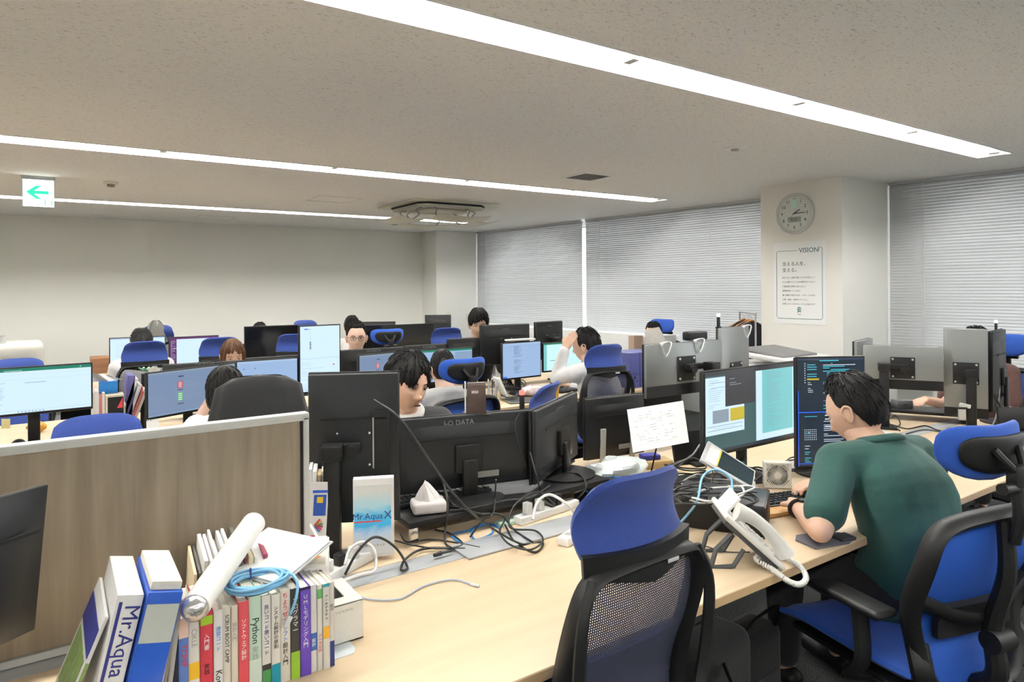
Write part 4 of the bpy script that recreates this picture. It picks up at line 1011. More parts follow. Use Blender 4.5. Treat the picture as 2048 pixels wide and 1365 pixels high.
    if legs:
        tr = trousers or cloth('black_trousers', (.010, .010, .012)); c = MB(); caps(c, pel - R*.07 - Vector((0, 0, .0)), .118, pel + R*.07, .118)
        for s in 'lr': hp, kn, an = KN[s]; limb(c, [hp, kn], [.100, .074]); limb(c, [kn, kn.lerp(an, .4), kn.lerp(an, .92)], [.074, .068, .056])
        for v in c.bm.verts: v.co = O @ v.co
        remesh(c, 'trousers', tr, t, .010, 5)
        for s in 'lr':
            sm = MB(); hp, kn, an = KN[s]; caps(sm, an - F*.035 - Vector((0, 0, .045)), .043, an + F*.165 - Vector((0, 0, .052)), .036)
            for v in sm.bm.verts: v.co = O @ v.co
            remesh(sm, 'shoe', M_BLK, t, .010, 3)
    hair(t, MH, style, hairm, seed, thick)
    if faced: face_bits(t, MH, hairm, look, glasses, open_, mouth)
    return t, MH, J
W_COT = cloth('white_cotton', (.72, .72, .72)); K_COT = cloth('black_cotton', (.014, .014, .016)); G_KNIT = cloth('grey_knit', (.42, .42, .41)); D_JKT = cloth('charcoal_jacket', (.030, .031, .035)); N_SHIRT = cloth('navy_cotton', (.012, .016, .04)); BR_COT = cloth('brown_cotton', (.075, .032, .026)); GR_COT = cloth('green_cotton', (.014, .066, .056))
# the man in the green T-shirt, leaning over the near desk
person('man in a dark green t-shirt leaning over the keyboard, seen from behind', atd(1710, 822, 2.43), 94, 74, tilt=-.45, roll=.05, lean=.075, style='crop', top=GR_COT, topname='green_tshirt', sleeve='short', hunch=.055, vox=.006, det=1,
       skin=SKIN, pz=.52, shw=.178, faced=True, thick=.026, seed=3, neckfwd=.105, big=.98, necklen=.105, slv=.74, collar=GR_COT, cr=.011,
       arms_={'l': ((1.985, 1.20, .775), (2.13, 1.37, .775), (.85, .45, -.05), (0, 0, 1), .8), 'r': ((2.60, 1.30, .77), (2.46, 1.44, .785), (-.75, .55, -.05), (0, 0, 1), .55)})
person('man in a charcoal jacket with white collar leaning out beside the portrait monitor', atd(813, 768, 2.80), 281, 274, tilt=-.14, roll=-.14, lean=.10, style='part', top=D_JKT, topname='jacket', sleeve='long', vox=.007, det=1, skin=SKIN, mouth=True, seed=11, thick=.016, collar=W_COT, pz=.54, look=.6, open_=.72)
person('woman with a short black bob seen from behind, chin resting on her hand', atd(451, 782, 3.62), 108, 100, tilt=-.12, lean=.14, style='bob', top=W_COT, topname='white_top', sleeve='short', skin=SKIN2, faced=False, seed=5,
       arms_={'l': (atd(395, 850, 3.75), atd(412, 812, 3.85), (.5, .2, .7), (-.5, .6, .2), 1.2)})
tB, MH, JB = person('woman in a grey top with braided up hair seen from behind', atd(885, 738, 4.25), 84, 90, lean=.10, style='tied', top=G_KNIT, topname='grey_top', sleeve='short', skin=SKIN2, faced=False, seed=6)
bq = MB()
for s in (-1, 1):
    for k in range(5): bq.sph((s*(.026 - .006*k), -.100 + .012*abs(k - 1.5) - (.004 if k < 3 else -.012), .055 - .032*k), (.021, .014, .022), MH @ RY(0), 12, 8)
bq.build('braids', mat('dark_hair_ash', (.022, .018, .015), .5, spec=.3, var=.6, scale=110, bump=.6, bscale=220), tB, ang=80)
hd = atd(1172, 692, 5.05)
person('man in a white shirt holding his head with his left hand, seen from behind', hd, 118, 100, tilt=-.10, lean=.16, style='short', top=W_COT, topname='white_shirt', sleeve='long', skin=SKIN, faced=True, seed=7, thick=.02,
       arms_={'l': (atd(1113, 756, 5.05), atd(1130, 698, 4.98), (.55, -.15, .80), (-.6, -.5, .2), .35)})
person('man in a black shirt with dark fringe, half hidden by a monitor', atd(957, 649, 5.85), 244, 258, tilt=-.15, lean=.10, style='fringe', top=K_COT, topname='black_tshirt', sleeve='short', skin=SKIN2, seed=8, thick=.020, open_=.5, pz=.55)
person('man with black framed glasses behind the dark monitors', atd(713, 676, 5.6), 252, 262, lean=.10, style='crop', top=W_COT, topname='white_shirt', sleeve='long', skin=SKIN2, glasses=True, seed=9, thick=.020)
person('woman with long brown hair looking down behind a dark monitor', atd(465, 712, 5.05), 268, 268, tilt=-.2, lean=.10, style='long', hairm=M_HAIRB, top=W_COT, topname='white_top', sleeve='short', skin=SKIN2, seed=10, open_=.6, thick=.012)
person('man in a white shirt seen from behind at the two far screens', atd(283, 688, 5.75), 92, 90, tilt=-.15, lean=.16, style='short', top=W_COT, topname='white_shirt', sleeve='short', faced=False, seed=12, hairm=mat('greying_hair', (.014, .014, .015), .5, spec=.3, var=.6, scale=80, bump=.5, bscale=160))
person('dark haired person behind the man with glasses, near the back wall', atd(704, 655, 7.7), 60, 90, lean=.10, style='short', top=W_COT, topname='white_shirt', sleeve='short', faced=False, seed=13)
person('person behind the wide dark monitor, only the black hair showing', atd(520, 667, 8.15), 270, 270, lean=.10, style='short', top=K_COT, topname='black_top', sleeve='short', seed=14)
person('person in navy near the window, face hidden behind white paper', atd(1307, 667, 7.3), 200, 192, tilt=-.3, lean=.10, style='crop', top=N_SHIRT, topname='navy_shirt', sleeve='long', seed=15)
hb = atd(1952, 690, 4.75)
person('man in a brown shirt sitting by the window behind the tall silver monitor', hb, 188, 182, tilt=-.25, lean=.05, style='short', top=BR_COT, topname='brown_shirt', sleeve='short', seed=16,
       arms_={'r': (atd(1895, 812, 4.5), atd(1850, 800, 4.35), (-1, -.1, 0), (0, 0, 1), .5)})
# ------------------------------------------------------------------ desk things
def pm(n, c, r=.5, **k): return mat(n, c, r, **k)
M_PAGES = pm('book_pages', (.72, .69, .60), .9, var=.08, scale=200); M_BLKC = pm('cable_black', (.012, .012, .012), .5); M_WHTC = pm('cable_white', (.72, .72, .70), .5); M_BLUC = pm('cable_sky_blue', (.20, .46, .70), .45); M_BLUD = pm('cable_blue', (.02, .20, .55), .45); M_GRYC = pm('cable_grey', (.35, .35, .35), .5)
def colm(c, nm=None): return mat(nm or ('print_%02x%02x%02x' % tuple(int(x*255) for x in hexc(c)[:3])), c, .5, var=.03)
def cable(label, pts, r=.003, m=None, n=6, sub=8, closed=False, plug=None, name='cable', cat='cable', group='loose cables on the desks'):
    c0 = Vector(pts[0]); t = thing(name, label, cat, c0, 0, group)
    MB().tube([Vector(p) - c0 for p in pts], r, n=n, sub=sub, closed=closed).build('cord', m or M_BLKC, t, ang=80)
    if plug:
        a, b = Vector(pts[-2]) - c0, Vector(pts[-1]) - c0; d = (b - a).normalized()
        MB().cyl(b - d*.004, b + d*.022, r*2.0, r*1.6, n=8).build('plug', plug, t)
    return t
def pz(px, py, dz=.004): return atz(px, py, DZ + dz)
def slab4(name, label, cat, q, th, m, group=None, parent=None):
    """flat sheet through four corners (top-left, top-right, bottom-right, bottom-left as photographed)"""
    q = [Vector(p) for p in q]; n = (q[1] - q[0]).cross(q[3] - q[0]).normalized(); c = sum(q, Vector())/4
    t = thing(name, label, cat, c, 0, group); b = MB(); V = [p - c + n*th/2 for p in q] + [p - c - n*th/2 for p in q]
    b._add(V, [(0, 1, 2, 3), (7, 6, 5, 4), (0, 4, 5, 1), (1, 5, 6, 2), (2, 6, 7, 3), (3, 7, 4, 0)]); b.build('sheet', m, t)
    def uv(u, v, off=.0006):
        p = (q[0]*(1-u) + q[1]*u)*(1-v) + (q[3]*(1-u) + q[2]*u)*v - c; s = 1 if n.dot(EYE - c) > 0 else -1; return p + n*s*(th/2 + off)
    return t, uv
def uvquad(b, uv, u0, v0, u1, v1, off=.0006): b.quad(uv(u0, v0, off), uv(u0, v1, off), uv(u1, v1, off), uv(u1, v0, off))
def boxt(name, label, cat, c, d, m, rz=0.0, bev=.002, part='body', group=None):
    t = thing(name, label, cat, (c[0], c[1], c[2]), math.radians(rz), group); MB().box((0, 0, d[2]/2), d, bev=bev).build(part, m, t); return t
def colbox(px0, px1, pyt, Y, zb=DZ):
    x0, x1 = atY(px0, pyt, Y).x, atY(px1, pyt, Y).x; zt = atY((px0 + px1)/2, pyt, Y).z; return (x0 + x1)/2, x1 - x0, zt - zb
def spine_text(t, s, size, m, x, z, y=-.0006, vertical=True, rot=-PI/2, bold=.0):
    if vertical: text('\n'.join(s), size, m, t, T(x, y, z) @ RX(PI/2), 'spine_lettering', bold=bold)
    else: text(s, size, m, t, T(x, y, z) @ RY(-rot) @ RX(PI/2), 'spine_lettering', bold=bold)
# ---- the upright books on the near desk
INK = pm('ink_black', (.02, .02, .02), .6, var=0); INKR = pm('ink_red', (.62, .05, .07), .6, var=0); INKW = pm('ink_white', (.85, .85, .85), .6, var=0); INKB = pm('ink_blue', (.05, .22, .62), .6, var=0); INKN = pm('ink_navy', (.02, .025, .19), .6, var=0); INKG = pm('ink_grey', (.35, .35, .33), .6, var=0)
CR = (.70, .67, .60); BK = []
books = [  # width, height, cover, bands [(z0,z1,colour)], texts [(string,size,ink,zfrac,vertical)], label
    (.017, .190, (.10, .20, .55), [(.80, 1, (.80, .58, .50))], [('TCP/IP', .015, INKR, .62, 0), ('入門', .010, INKN, .3, 1)], 'blue paperback with red TCP/IP lettering and a pale pink top'),
    (.020, .186, (.72, .70, .64), [(0, .52, (.80, .48, .02)), (.16, .34, (.78, .74, .76))], [('CIKLE', .014, INKG, .78, 0)], 'white paperback with a yellow lower spine and faint letters'),
    (.024, .192, (.50, .035, .06), [(0, .20, (.28, .60, .02)), (.86, .95, (.32, .56, .03))], [('入門書', .011, INKW, .68, 1), ('実践', .011, INK, .4, 1)], 'crimson book with a lime green foot'),
    (.017, .188, (.74, .74, .73), [], [('Kotlin', .017, INK, .26, 0), ('速習コード', .010, INKB, .70, 1)], 'white book lettered Kotlin in black'),
    (.015, .190, CR, [], [('SCRUM BOOT CAMP', .0105, INK, .66, 0)], 'cream book lettered SCRUM BOOT CAMP'),
    (.013, .188, (.70, .64, .54), [], [('設計入門', .010, INKG, .72, 1)], 'thin beige book between the scrum book and the red one'),
    (.020, .193, (.60, .07, .09), [], [('ソフトウェア設計', .0105, INKW, .60, 1)], 'red book left of the mint Python book'),
    (.025, .196, (.48, .66, .55), [(0, .34, (.58, .70, .62))], [('Python', .019, INK, .64, 0), ('実践', .014, INKG, .40, 1)], 'mint green book lettered Python'),
    (.018, .192, (.70, .69, .66), [(0, .26, (.03, .03, .028)), (.06, .20, (.05, .26, .08))], [('良いコード悪いコード', .0105, INKN, .63, 1)], 'white book with a black and green foot'),
    (.018, .190, (.70, .68, .63), [(0, .24, (.0, .25, .36))], [('システム設計の原則', .010, INK, .64, 1)], 'white book with a teal foot'),
    (.021, .194, CR, [], [('ちょうぜつ', .013, INKR, .80, 1), ('ソフト', .012, INKB, .52, 1), ('設計入門', .012, INK, .30, 1)], 'cream book with red and blue vertical lettering'),
    (.019, .192, (.04, .04, .036), [(0, .30, (.26, .46, .03))], [('プログラマー', .0125, INKW, .70, 1)], 'black book with a lime green foot'),
    (.022, .190, (.11, .05, .42), [(.97, 1, (.02, .01, .05))], [('UMLモデリング入門', .0115, INKW, .62, 1)], 'purple book lettered UML'),
    (.014, .188, (.66, .66, .67), [(.25, .45, (.03, .12, .40)), (.45, .72, (.62, .62, .64))], [('設計', .009, INKW, .34, 1)], 'thin white book with a royal blue block on its spine'),
    (.011, .186, (.68, .66, .62), [(.84, .95, (.10, .42, .12))], [('データ分析', .008, INKR, .32, 1)], 'thin cream book with green and red marks'),
    (.015, .186, (.66, .65, .61), [(.96, 1, (.03, .33, .42)), (.36, .50, (.72, .40, .03))], [('アーキテクチャ', .008, INK, .72, 1)], 'thin white book with a small orange block'),
    (.011, .184, (.66, .62, .58), [(0, .30, (.02, .035, .17))], [('基本', .008, INKG, .7, 1)], 'thin white book with a navy foot at the end of the row')]
x = .192
for i, (w, h_, cv, bands, tx, lb) in enumerate(books):
    dp = .135 + .01*((i*7) % 4); t = thing('book', lb, 'book', (x + w/2, 1.436 + .002*((i*5) % 3), DZ), 0, 'upright books on the near desk'); cm = colm(cv)
    b = MB(); b.box((0, .0012, h_/2), (w, .0024, h_), bev=.0008)
    for s in (-1, 1): b.box((s*(w/2 - .0006), dp/2, h_/2), (.0012, dp, h_))
    b.build('cover', cm, t); MB().box((0, dp/2 + .001, h_/2 - .001), (w - .003, dp - .006, h_ - .006)).build('page_block', M_PAGES, t)
    for q, (z0, z1, c) in enumerate(bands): MB().box((0, -.0002 - .0002*q, (z0 + z1)/2*h_), (w - .0004 - .0016*q, .0006, (z1 - z0)*h_)).build('spine_band', colm(c), t)
    for (s, sz, ink, zf, vert) in tx: spine_text(t, s, sz, ink, 0, zf*h_, -.001, bool(vert))
    BK.append(t); x += w + .0006
XBE = x
t = thing('bookend', 'pale metal bookend at the right end of the book row', 'bookend', (XBE + .002, 1.48, DZ)); b = MB(); b.box((0, .03, .08), (.0015, .10, .16), bev=.0005); b.prism([(0, -.02), (.05, -.02), (.06, 0), (.06, .05), (.05, .06), (0, .06)], .0015); b.build('plate', pm('bookend_pale', (.60, .66, .68), .4), t)
# ---- leaning files left of the books
def leaning(name, label, cat, x, y, w, d, h_, deg, m, page=None):
    t = thing(name, label, cat, (x, y, DZ)); t.rotation_euler = (0, math.radians(deg), 0); o = MB().box((w/2, d/2, h_/2), (w, d, h_), bev=.0015).build('cover', m, t)
    if page: MB().box((w/2, d/2, h_ - .001), (w*.86, d*.92, .004)).build('page_block', page, t)
    return t
t = leaning('manual_box', 'white slipcase manual with navy Mr.Aqua lettering, leaning right', 'manual', .022, 1.385, .043, .215, .292, 13, pm('slipcase_white', (.72, .72, .70), .45))
MF = T(.0215, -.0008, 0)
text('Mr.Aqua', .036, INKN, t, MF @ T(.006, 0, .212) @ RY(PI/2) @ RX(PI/2), 'spine_lettering', bold=0); MB().box((-.0135, -.0006, .205), (.0055, .0006, .15), T(.0215, 0, 0)).build('spine_stripe', INKN, t)
text('操\n作\nマ\nニ\nュ\nア\nル', .026, INK, t, MF @ T(.0, 0, .042) @ RX(PI/2), 'spine_lettering')
t = leaning('ring_binder', 'thick blue binder stuffed with paper, leaning between manual and books', 'binder', .071, 1.375, .058, .20, .288, 13, pm('binder_blue', (.012, .085, .48), .35, coat=.3))
MB().box((.029, .10, .296), (.052, .18, .016), bev=.002).build('paper_stack', M_PAGES, t); MB().box((.029, -.001, .233), (.054, .001, .068)).build('spine_label', pm('label_grey_green', (.46, .50, .47), .5), t)
MB().box((.0295, -.0004, .02), (.056, .003, .04)).build('lower_label', pm('label_beige', (.42, .38, .30), .6), t)
for k, (w, h_, c, lb) in enumerate(((.008, .27, (.70, .66, .66), 'thin white magazine leaning beside the blue binder'), (.007, .255, (.22, .21, .19), 'thin dark magazine leaning beside the blue binder'), (.009, .24, (.40, .40, .38), 'grey booklet leaning against the upright books'))):
    t = leaning('magazine', lb, 'magazine', .1335 + .0125*k, 1.40 + .006*k, w, .19, h_, 11 - 2*k, colm(c), None); MB().box((w/2, .095, h_ - .002), (w*.7, .18, .006)).build('page_block', M_PAGES, t)
    if k == 0: MB().box((w/2, -.0008, .235), (w*.9, .001, .04)).build('spine_band', INKR, t)
t = leaning('leaflet', 'curved leaflet with green leaves leaning at the far left of the files', 'leaflet', -.030, 1.40, .006, .20, .265, 22, pm('leaflet_white', (.66, .66, .65), .5))
MB().box((-.0008, .10, .13), (.001, .16, .10)).build('leaf_print', mat('leaf_print', (.20, .30, .10), .5, var=.6, scale=60), t); MB().box((-.0009, .10, .215), (.001, .19, .05)).build('navy_band', INKN, t); MB().box((.003, -.0006, .13), (.006, .001, .11)).build('leaf_edge', mat('leaf_print', (.20, .30, .10)), t)
# ---- files, papers and tube behind and on the books
t = thing('file_stack', 'stack of paper files standing on edge behind the books', 'files', (.30, 1.60, DZ), -.08)
rnd = random.Random(4)
for k in range(15):
    w = rnd.uniform(.006, .012); hh = .215 + rnd.uniform(-.012, .025); c = rnd.choice(((.78, .78, .76), (.76, .75, .72), (.70, .72, .72), (.82, .70, .48), (.12, .12, .11), (.30, .05, .10), (.74, .74, .74)))
    MB().box((0, .09, hh/2), (w*.8, .19, hh), T(-.062 + .0095*k, rnd.uniform(-.01, .012), 0) @ RY(.05 + .004*k), bev=.0006).build('file', colm(c), t)
t = boxt('thick_book', 'thick white book lying on files behind the cable coil', 'book', (.475, 1.63, .72), (.15, .19, .19), pm('thick_cover', (.74, .73, .70), .5), -20); MB().box((0, 0, .192), (.14, .18, .004)).build('page_block', M_PAGES, t); text('C', .03, INK, t, T(.03, -.0956, .16) @ RX(PI/2), 'cover_lettering', bold=.04); MB().box((.045, -.0955, .165), (.04, .001, .035)).build('cover_block', colm((.04, .04, .04)), t)
boxt('sticky_note', 'small orange sticky note on the thick white book', 'sticky note', (.50, 1.57, .9145), (.022, .02, .0015), colm((.80, .38, .12)), 15, .0004)
t = thing('folder', 'clear grey folder resting against the thick white book', 'folder', (.42, 1.60, .902)); MB().box((0, 0, .03), (.17, .21, .003), RZ(.5) @ RY(-.24)).build('sheet', pm('folder_grey', (.52, .54, .56), .3), t); MB().box((0, 0, .034), (.16, .20, .003), RZ(.5) @ RY(-.24)).build('papers', M_PAPER, t)
p0, p1 = Vector((.214, 1.385, .9485)), Vector((.386, 1.665, .992)); t = thing('paper_tube', 'rolled white paper tube with a silver end cap lying across the books', 'paper roll', p0); ax = p1 - p0
MB().cyl((0, 0, 0), ax, .0262, n=28).build('roll', pm('tube_white', (.80, .80, .76), .4), t)
dn = ax.normalized(); u_ = Vector((-.9, .15, .6)); u_ = (u_ - dn*u_.dot(dn)).normalized()
MB().tube([u_*.0258 + dn*.002, u_*.0258 + ax*.5, u_*.0258 + ax*.995], .004, n=6, sub=1, flat=.3, up=u_).build('seam', pm('tube_seam', (.52, .50, .36), .5), t); MB().sph(-dn*.002, .025, None, 20, 12).build('end_cap', pm('foil_silver', (.62, .62, .62), .22, metal=.8, bump=.9, bscale=60), t)
t = thing('cable_coil', 'coil of light blue network cable lying on the books', 'cable', (.352, 1.495, .9155)); b = MB(); rnd = random.Random(3)
for k in range(9):
    rx, ry = .058 + rnd.uniform(-.012, .008), .047 + rnd.uniform(-.008, .006); z0 = .003 + .0035*(k % 4); ph = rnd.uniform(0, 6)
    b.tube([(rx*math.cos(a) + rnd.uniform(-.001, .001), ry*math.sin(a), z0 + .003*math.sin(a*2 + ph)) for a in [i*PI/8 for i in range(16)]], .0031, n=7, closed=True, sub=4)
b.tube([(.05, .0, .012), (.066, -.03, .016), (.07, -.055, .004), (.062, -.066, -.025), (.05, -.069, -.05)], .0031, n=7); b.build('cord', M_BLUC, t, ang=80)
MB().box((0, 0, 0), (.011, .008, .022), T(.045, -.070, -.062) @ RY(.5), bev=.001).build('plug', pm('clear_plug', (.62, .66, .70), .2), t); MB().tube([(-.005, .035, .0), (-.003, .045, .02), (.0, .056, .002)], .0022, n=6).build('cable_tie', INKN, t)
# ---- white box right of the books
t = thing('tissue_dispenser', 'small white box with a slot in its top, right of the books', 'box', (.545, 1.585, DZ)); M_DISP = pm('dispenser_white', (.74, .73, .68), .5)
b = MB(); b.box((0, -.0685, .046), (.105, .003, .092)); b.box((0, .0685, .046), (.105, .003, .092)); b.box((-.051, 0, .046), (.003, .134, .092)); b.box((.051, 0, .046), (.003, .134, .092)); b.box((0, 0, .0015), (.105, .14, .003))
b.box((-.034, 0, .0915), (.036, .14, .003)); b.box((.036, 0, .0915), (.032, .14, .003)); b.box((.002, -.0525, .0915), (.037, .035, .003)); b.box((.002, .0525, .0915), (.037, .035, .003)); b.build('body', M_DISP, t)
MB().box((.002, 0, .055), (.034, .068, .004)).build('inner_tray', pm('tray_grey', (.40, .41, .39), .4), t); text('L E V E N M I R', .0085, INKG, t, T(0, -.0705, .075) @ RX(PI/2))
# ---- behind the end of the partition: files and the upright box
t = thing('file_rack', 'upright paper files with a colourful pencil leaflet beside the partition end', 'files', (.655, 1.985, DZ), -.35)
for k, (w, hh, c) in enumerate(((.010, .275, (.78, .77, .74)), (.010, .282, (.70, .69, .72)), (.012, .278, (.80, .80, .80)), (.010, .262, (.72, .56, .34)), (.012, .27, (.78, .76, .72)), (.008, .30, (.78, .78, .77)))): MB().box((0, .11, hh/2), (w, .2, hh), T(-.045 + .0125*k, .012*abs(k - 2), 0), bev=.0008).build('file', colm(c), t)
MB().box((0, 0, .125), (.054, .0015, .245), T(-.02, -.002, .002) @ RY(.06)).build('leaflet', pm('leaflet_paper', (.76, .77, .78), .4), t); lf = MB(); ML = T(-.02, -.0032, .002) @ RY(.06)
for (cx_, cz_, sx, sz, c) in ((.004, .178, .036, .062, (.01, .07, .38)), (.004, .219, .044, .008, (.02, .10, .55)), (-.004, .030, .034, .034, (.60, .04, .12)), (-.004, .070, .036, .028, (.02, .12, .50)), (-.01, .078, .02, .022, (.62, .10, .22)), (.004, .194, .018, .018, (.75, .50, .03))): lf.use(colm(c)); lf.box((cx_, 0, cz_), (sx, .0006, sz), ML @ T(0, -.0001*(len(lf.ms)), 0))
for k, c in enumerate(((.45, .02, .02), (.70, .30, .03), (.02, .22, .08), (.30, .02, .05), (.55, .03, .08), (.03, .15, .55))): lf.use(colm(c)); lf.box((.012, -.0012, 0), (.024, .0006, .005), ML @ T(-.008, 0, .118) @ RY(-.9 + .36*k))
lf.build('leaflet_print', None, t)
t = thing('software_box', 'upright white and blue box lettered Mr.Aqua X behind the partition', 'box', (.80, 1.935, DZ + .012), -.42); bw, bh, bd = .122, .238, .032
def boxgrad():
    m = bpy.data.materials.new('aqua_box_print'); m.use_nodes = True; nt = m.node_tree; bs = nt.nodes['Principled BSDF']; bs.inputs['Roughness'].default_value = .3
    tc = nt.nodes.new('ShaderNodeTexCoord'); sp = nt.nodes.new('ShaderNodeSeparateXYZ'); n = nt.nodes.new('ShaderNodeTexNoise'); n.inputs['Scale'].default_value = 14; n.inputs['Distortion'].default_value = 2
    ad = nt.nodes.new('ShaderNodeMath'); ad.operation = 'MULTIPLY_ADD'; ad.inputs[1].default_value = .05; r = nt.nodes.new('ShaderNodeValToRGB'); e = r.color_ramp.elements
    nt.links.new(tc.outputs['Object'], sp.inputs[0]); nt.links.new(tc.outputs['Object'], n.inputs['Vector']); nt.links.new(n.outputs['Fac'], ad.inputs[0]); nt.links.new(sp.outputs['Z'], ad.inputs[2])
    mp = nt.nodes.new('ShaderNodeMapRange'); mp.inputs['From Max'].default_value = .26; nt.links.new(ad.outputs[0], mp.inputs['Value']); nt.links.new(mp.outputs[0], r.inputs[0]); nt.links.new(r.outputs[0], bs.inputs['Base Color'])
    e[0].position = .22; e[0].color = (.72, .73, .76, 1); e[1].position = .86; e[1].color = (.70, .74, .74, 1)
    for p_, c in ((.36, (.52, .66, .86)), (.46, (.04, .42, .80)), (.58, (.07, .50, .84)), (.70, (.45, .72, .84))): q = e.new(p_); q.color = c + (1,)
    return m
MB().box((0, 0, bh/2), (bw, bd, bh), bev=.0015).build('carton', pm('carton_white', (.76, .76, .76), .4), t); MB().box((-.003, -bd/2 - .0004, bh/2 - .004), (bw - .012, .0008, bh - .03)).build('printed_face', boxgrad(), t)
text('Mr.Aqua', .026, INKN, t, T(-.018, -bd/2 - .001, .124) @ RX(PI/2), bold=0); text('X', .034, INKN, t, T(.042, -bd/2 - .001, .125) @ RX(PI/2), bold=0); MB().box((-.018, -bd/2 - .0009, .1085), (.08, .0006, .004)).build('dotted_rule', INKR, t); text('株式会社シーテック', .0085, INK, t, T(-.005, -bd/2 - .001, .035) @ RX(PI/2))
# ---- riser with the two dark monitors
t = thing('monitor_riser', 'black desk riser with chrome legs under the dark monitors', 'monitor riser', (1.36, 2.075, DZ)); MB().box((0, 0, .064), (.86, .235, .02), bev=.003).build('shelf', M_MBLK, t)
for sx in (-.405, .405):
    for sy in (-1, 1): MB().box((sx, sy*.095, .027), (.028, .014, .054), bev=.002).build('leg', pm('chrome', (.7, .7, .7), .15, metal=1), t)
def keyboard(label, c, rz, w=.36, d=.125, z=DZ, m=None, keym=None, tilt=0.0):
    t = thing('keyboard', label, 'keyboard', (c[0], c[1], z), math.radians(rz), 'keyboards'); mt = RX(tilt); MB().box((0, 0, .009), (w, d, .016), mt, bev=.003).build('case', m or M_MBLK, t); b = MB(); n = int(w/.0205)
    for r_ in range(5):
        for k in range(n):
            if r_ == 0 and 3 < k < 9 and k != 6: continue
            b.box((-w/2 + .0145 + k*(w - .029)/(n - 1), -d/2 + .018 + r_*(d - .036)/4, .0195), (.0165 if not (r_ == 0 and k == 6) else .10, .0165, .007), mt, taper=(.86, .86))
    o = b.build('keys', keym or M_MCHAR, t); o['kind'] = 'stuff'; return t
keyboard('black keyboard lying on the riser behind the dark monitors', (1.12, 2.135), -4, .40, .10, z=DZ + .0745)
def crumple(name, label, cat, c, r, m, seed=1, amp=.25, part='body', group=None, rz=0.0, nu=20, nv=14):
    t = thing(name, label, cat, c, rz, group); rnd = random.Random(seed); ph = [(rnd.uniform(0, 6), rnd.uniform(2, 5), rnd.uniform(2, 5)) for _ in range(6)]
    def f(u, v):
        a = u*2*PI; th = v*PI; k = 1 + amp*sum(math.sin(p[0] + p[1]*a*1.0*(1 if i % 2 else .5)//1*0 + round(p[1])*a + p[2]*th) for i, p in enumerate(ph))/3
        return (r[0]*math.sin(th)*math.cos(a)*k, r[1]*math.sin(th)*math.sin(a)*k, max(0, r[2]*(1 + math.cos(th))*(.5 + .5*k)))
    MB().grid(f, nu, nv, closeu=True).build(part, m, t, ang=25); return t
t = thing('tissue_pack', 'white tissue pack with a tissue pulled out, standing on the riser', 'tissue pack', (1.035, 2.03, DZ + .0745), -.3); M_TIS = pm('tissue_white', (.80, .79, .78), .8); M_TISP = pm('tissue_pack_film', (.76, .72, .72), .35, bump=.5, bscale=40)
MB().box((0, 0, .02), (.115, .085, .04), bev=.012, seg=3).build('pack', M_TISP, t)
def tz(u, v): a = u*2*PI; k = (1 - v)**.7; return (.042*math.cos(a)*k*(1 + .25*math.sin(3*a)) - .012*v, .026*math.sin(a)*k + .006*math.sin(5*a)*k, .036 + .062*v + .008*math.sin(2*a)*v)
MB().grid(tz, 24, 9, closeu=True).build('tissue', M_TIS, t, ang=40)
# memo holder with the brown calendar, usb lamps
a = atd(953, 829, 2.455); t = thing('desk_calendar', 'brown desk calendar block standing on top of the wide dark monitor', 'calendar', (a.x, a.y, a.z), -.5); M_BRN = pm('calendar_brown', (.055, .033, .026), .6)
MB().box((0, .01, .058), (.072, .05, .112), bev=.002, taper=(.92, .5)).build('block', M_BRN, t); MB().box((0, .015, -.0), (.10, .075, .006), bev=.002).build('shelf', M_MBLK, t); MB().tube([(-.045, .02, -.004), (-.03, -.012, -.03), (0, -.014, -.06), (.03, -.012, -.03), (.045, .02, -.004)], .0022, n=6, sub=3).build('bracket_wire', M_BLK, t)
b = MB()
for k in range(14): b.cyl((-.028 + .0043*k, -.004, .108), (-.028 + .0043*k, .012, .116), .0008, n=5)
b.build('ring_binding', pm('wire_white', (.7, .7, .7), .4), t); MB().box((-.040, .02, .055), (.004, .05, .12)).build('backing_card', M_PAPER, t); text('2023', .013, INKW, t, T(-.006, -.0125, .083) @ RX(PI/2 - .1), 'cover_lettering', bold=.02)
b = MB()
for k in range(9): b.box((-.004, -.0165 - .0009*k*.0, .072 - .0065*k), (.042, .0006, .0008), T(0, -.0003*k, 0))
b.build('cover_lines', pm('emboss_brown', (.09, .06, .05), .5), t)
def usb_lamp(label, p, m, h_=.055):
    t = thing('usb_status_lamp', label, 'status lamp', p); MB().box((0, 0, h_/2), (.017, .012, h_), bev=.0015).box((0, 0, -.003), (.03, .02, .008), bev=.002).build('stem', M_MBLK, t); MB().box((0, 0, h_ + .008), (.018, .013, .018), bev=.002).build('light', m, t); return t
usb_lamp('small black lamp glowing red on the corner between two dark monitors', atd(1044, 823, 2.525), glow('lamp_red', (1, .12, .10), 1.6), .062); usb_lamp('small black lamp with a white tip on the narrow silver monitor', atd(1437, 654, 3.68), glow('lamp_white', (.9, 1, .95), 1.4)); usb_lamp('small black lamp with a white tip near the right edge', atd(1992, 661, 4.1), glow('lamp_white', (.9, 1, .95), 1.4), .045)
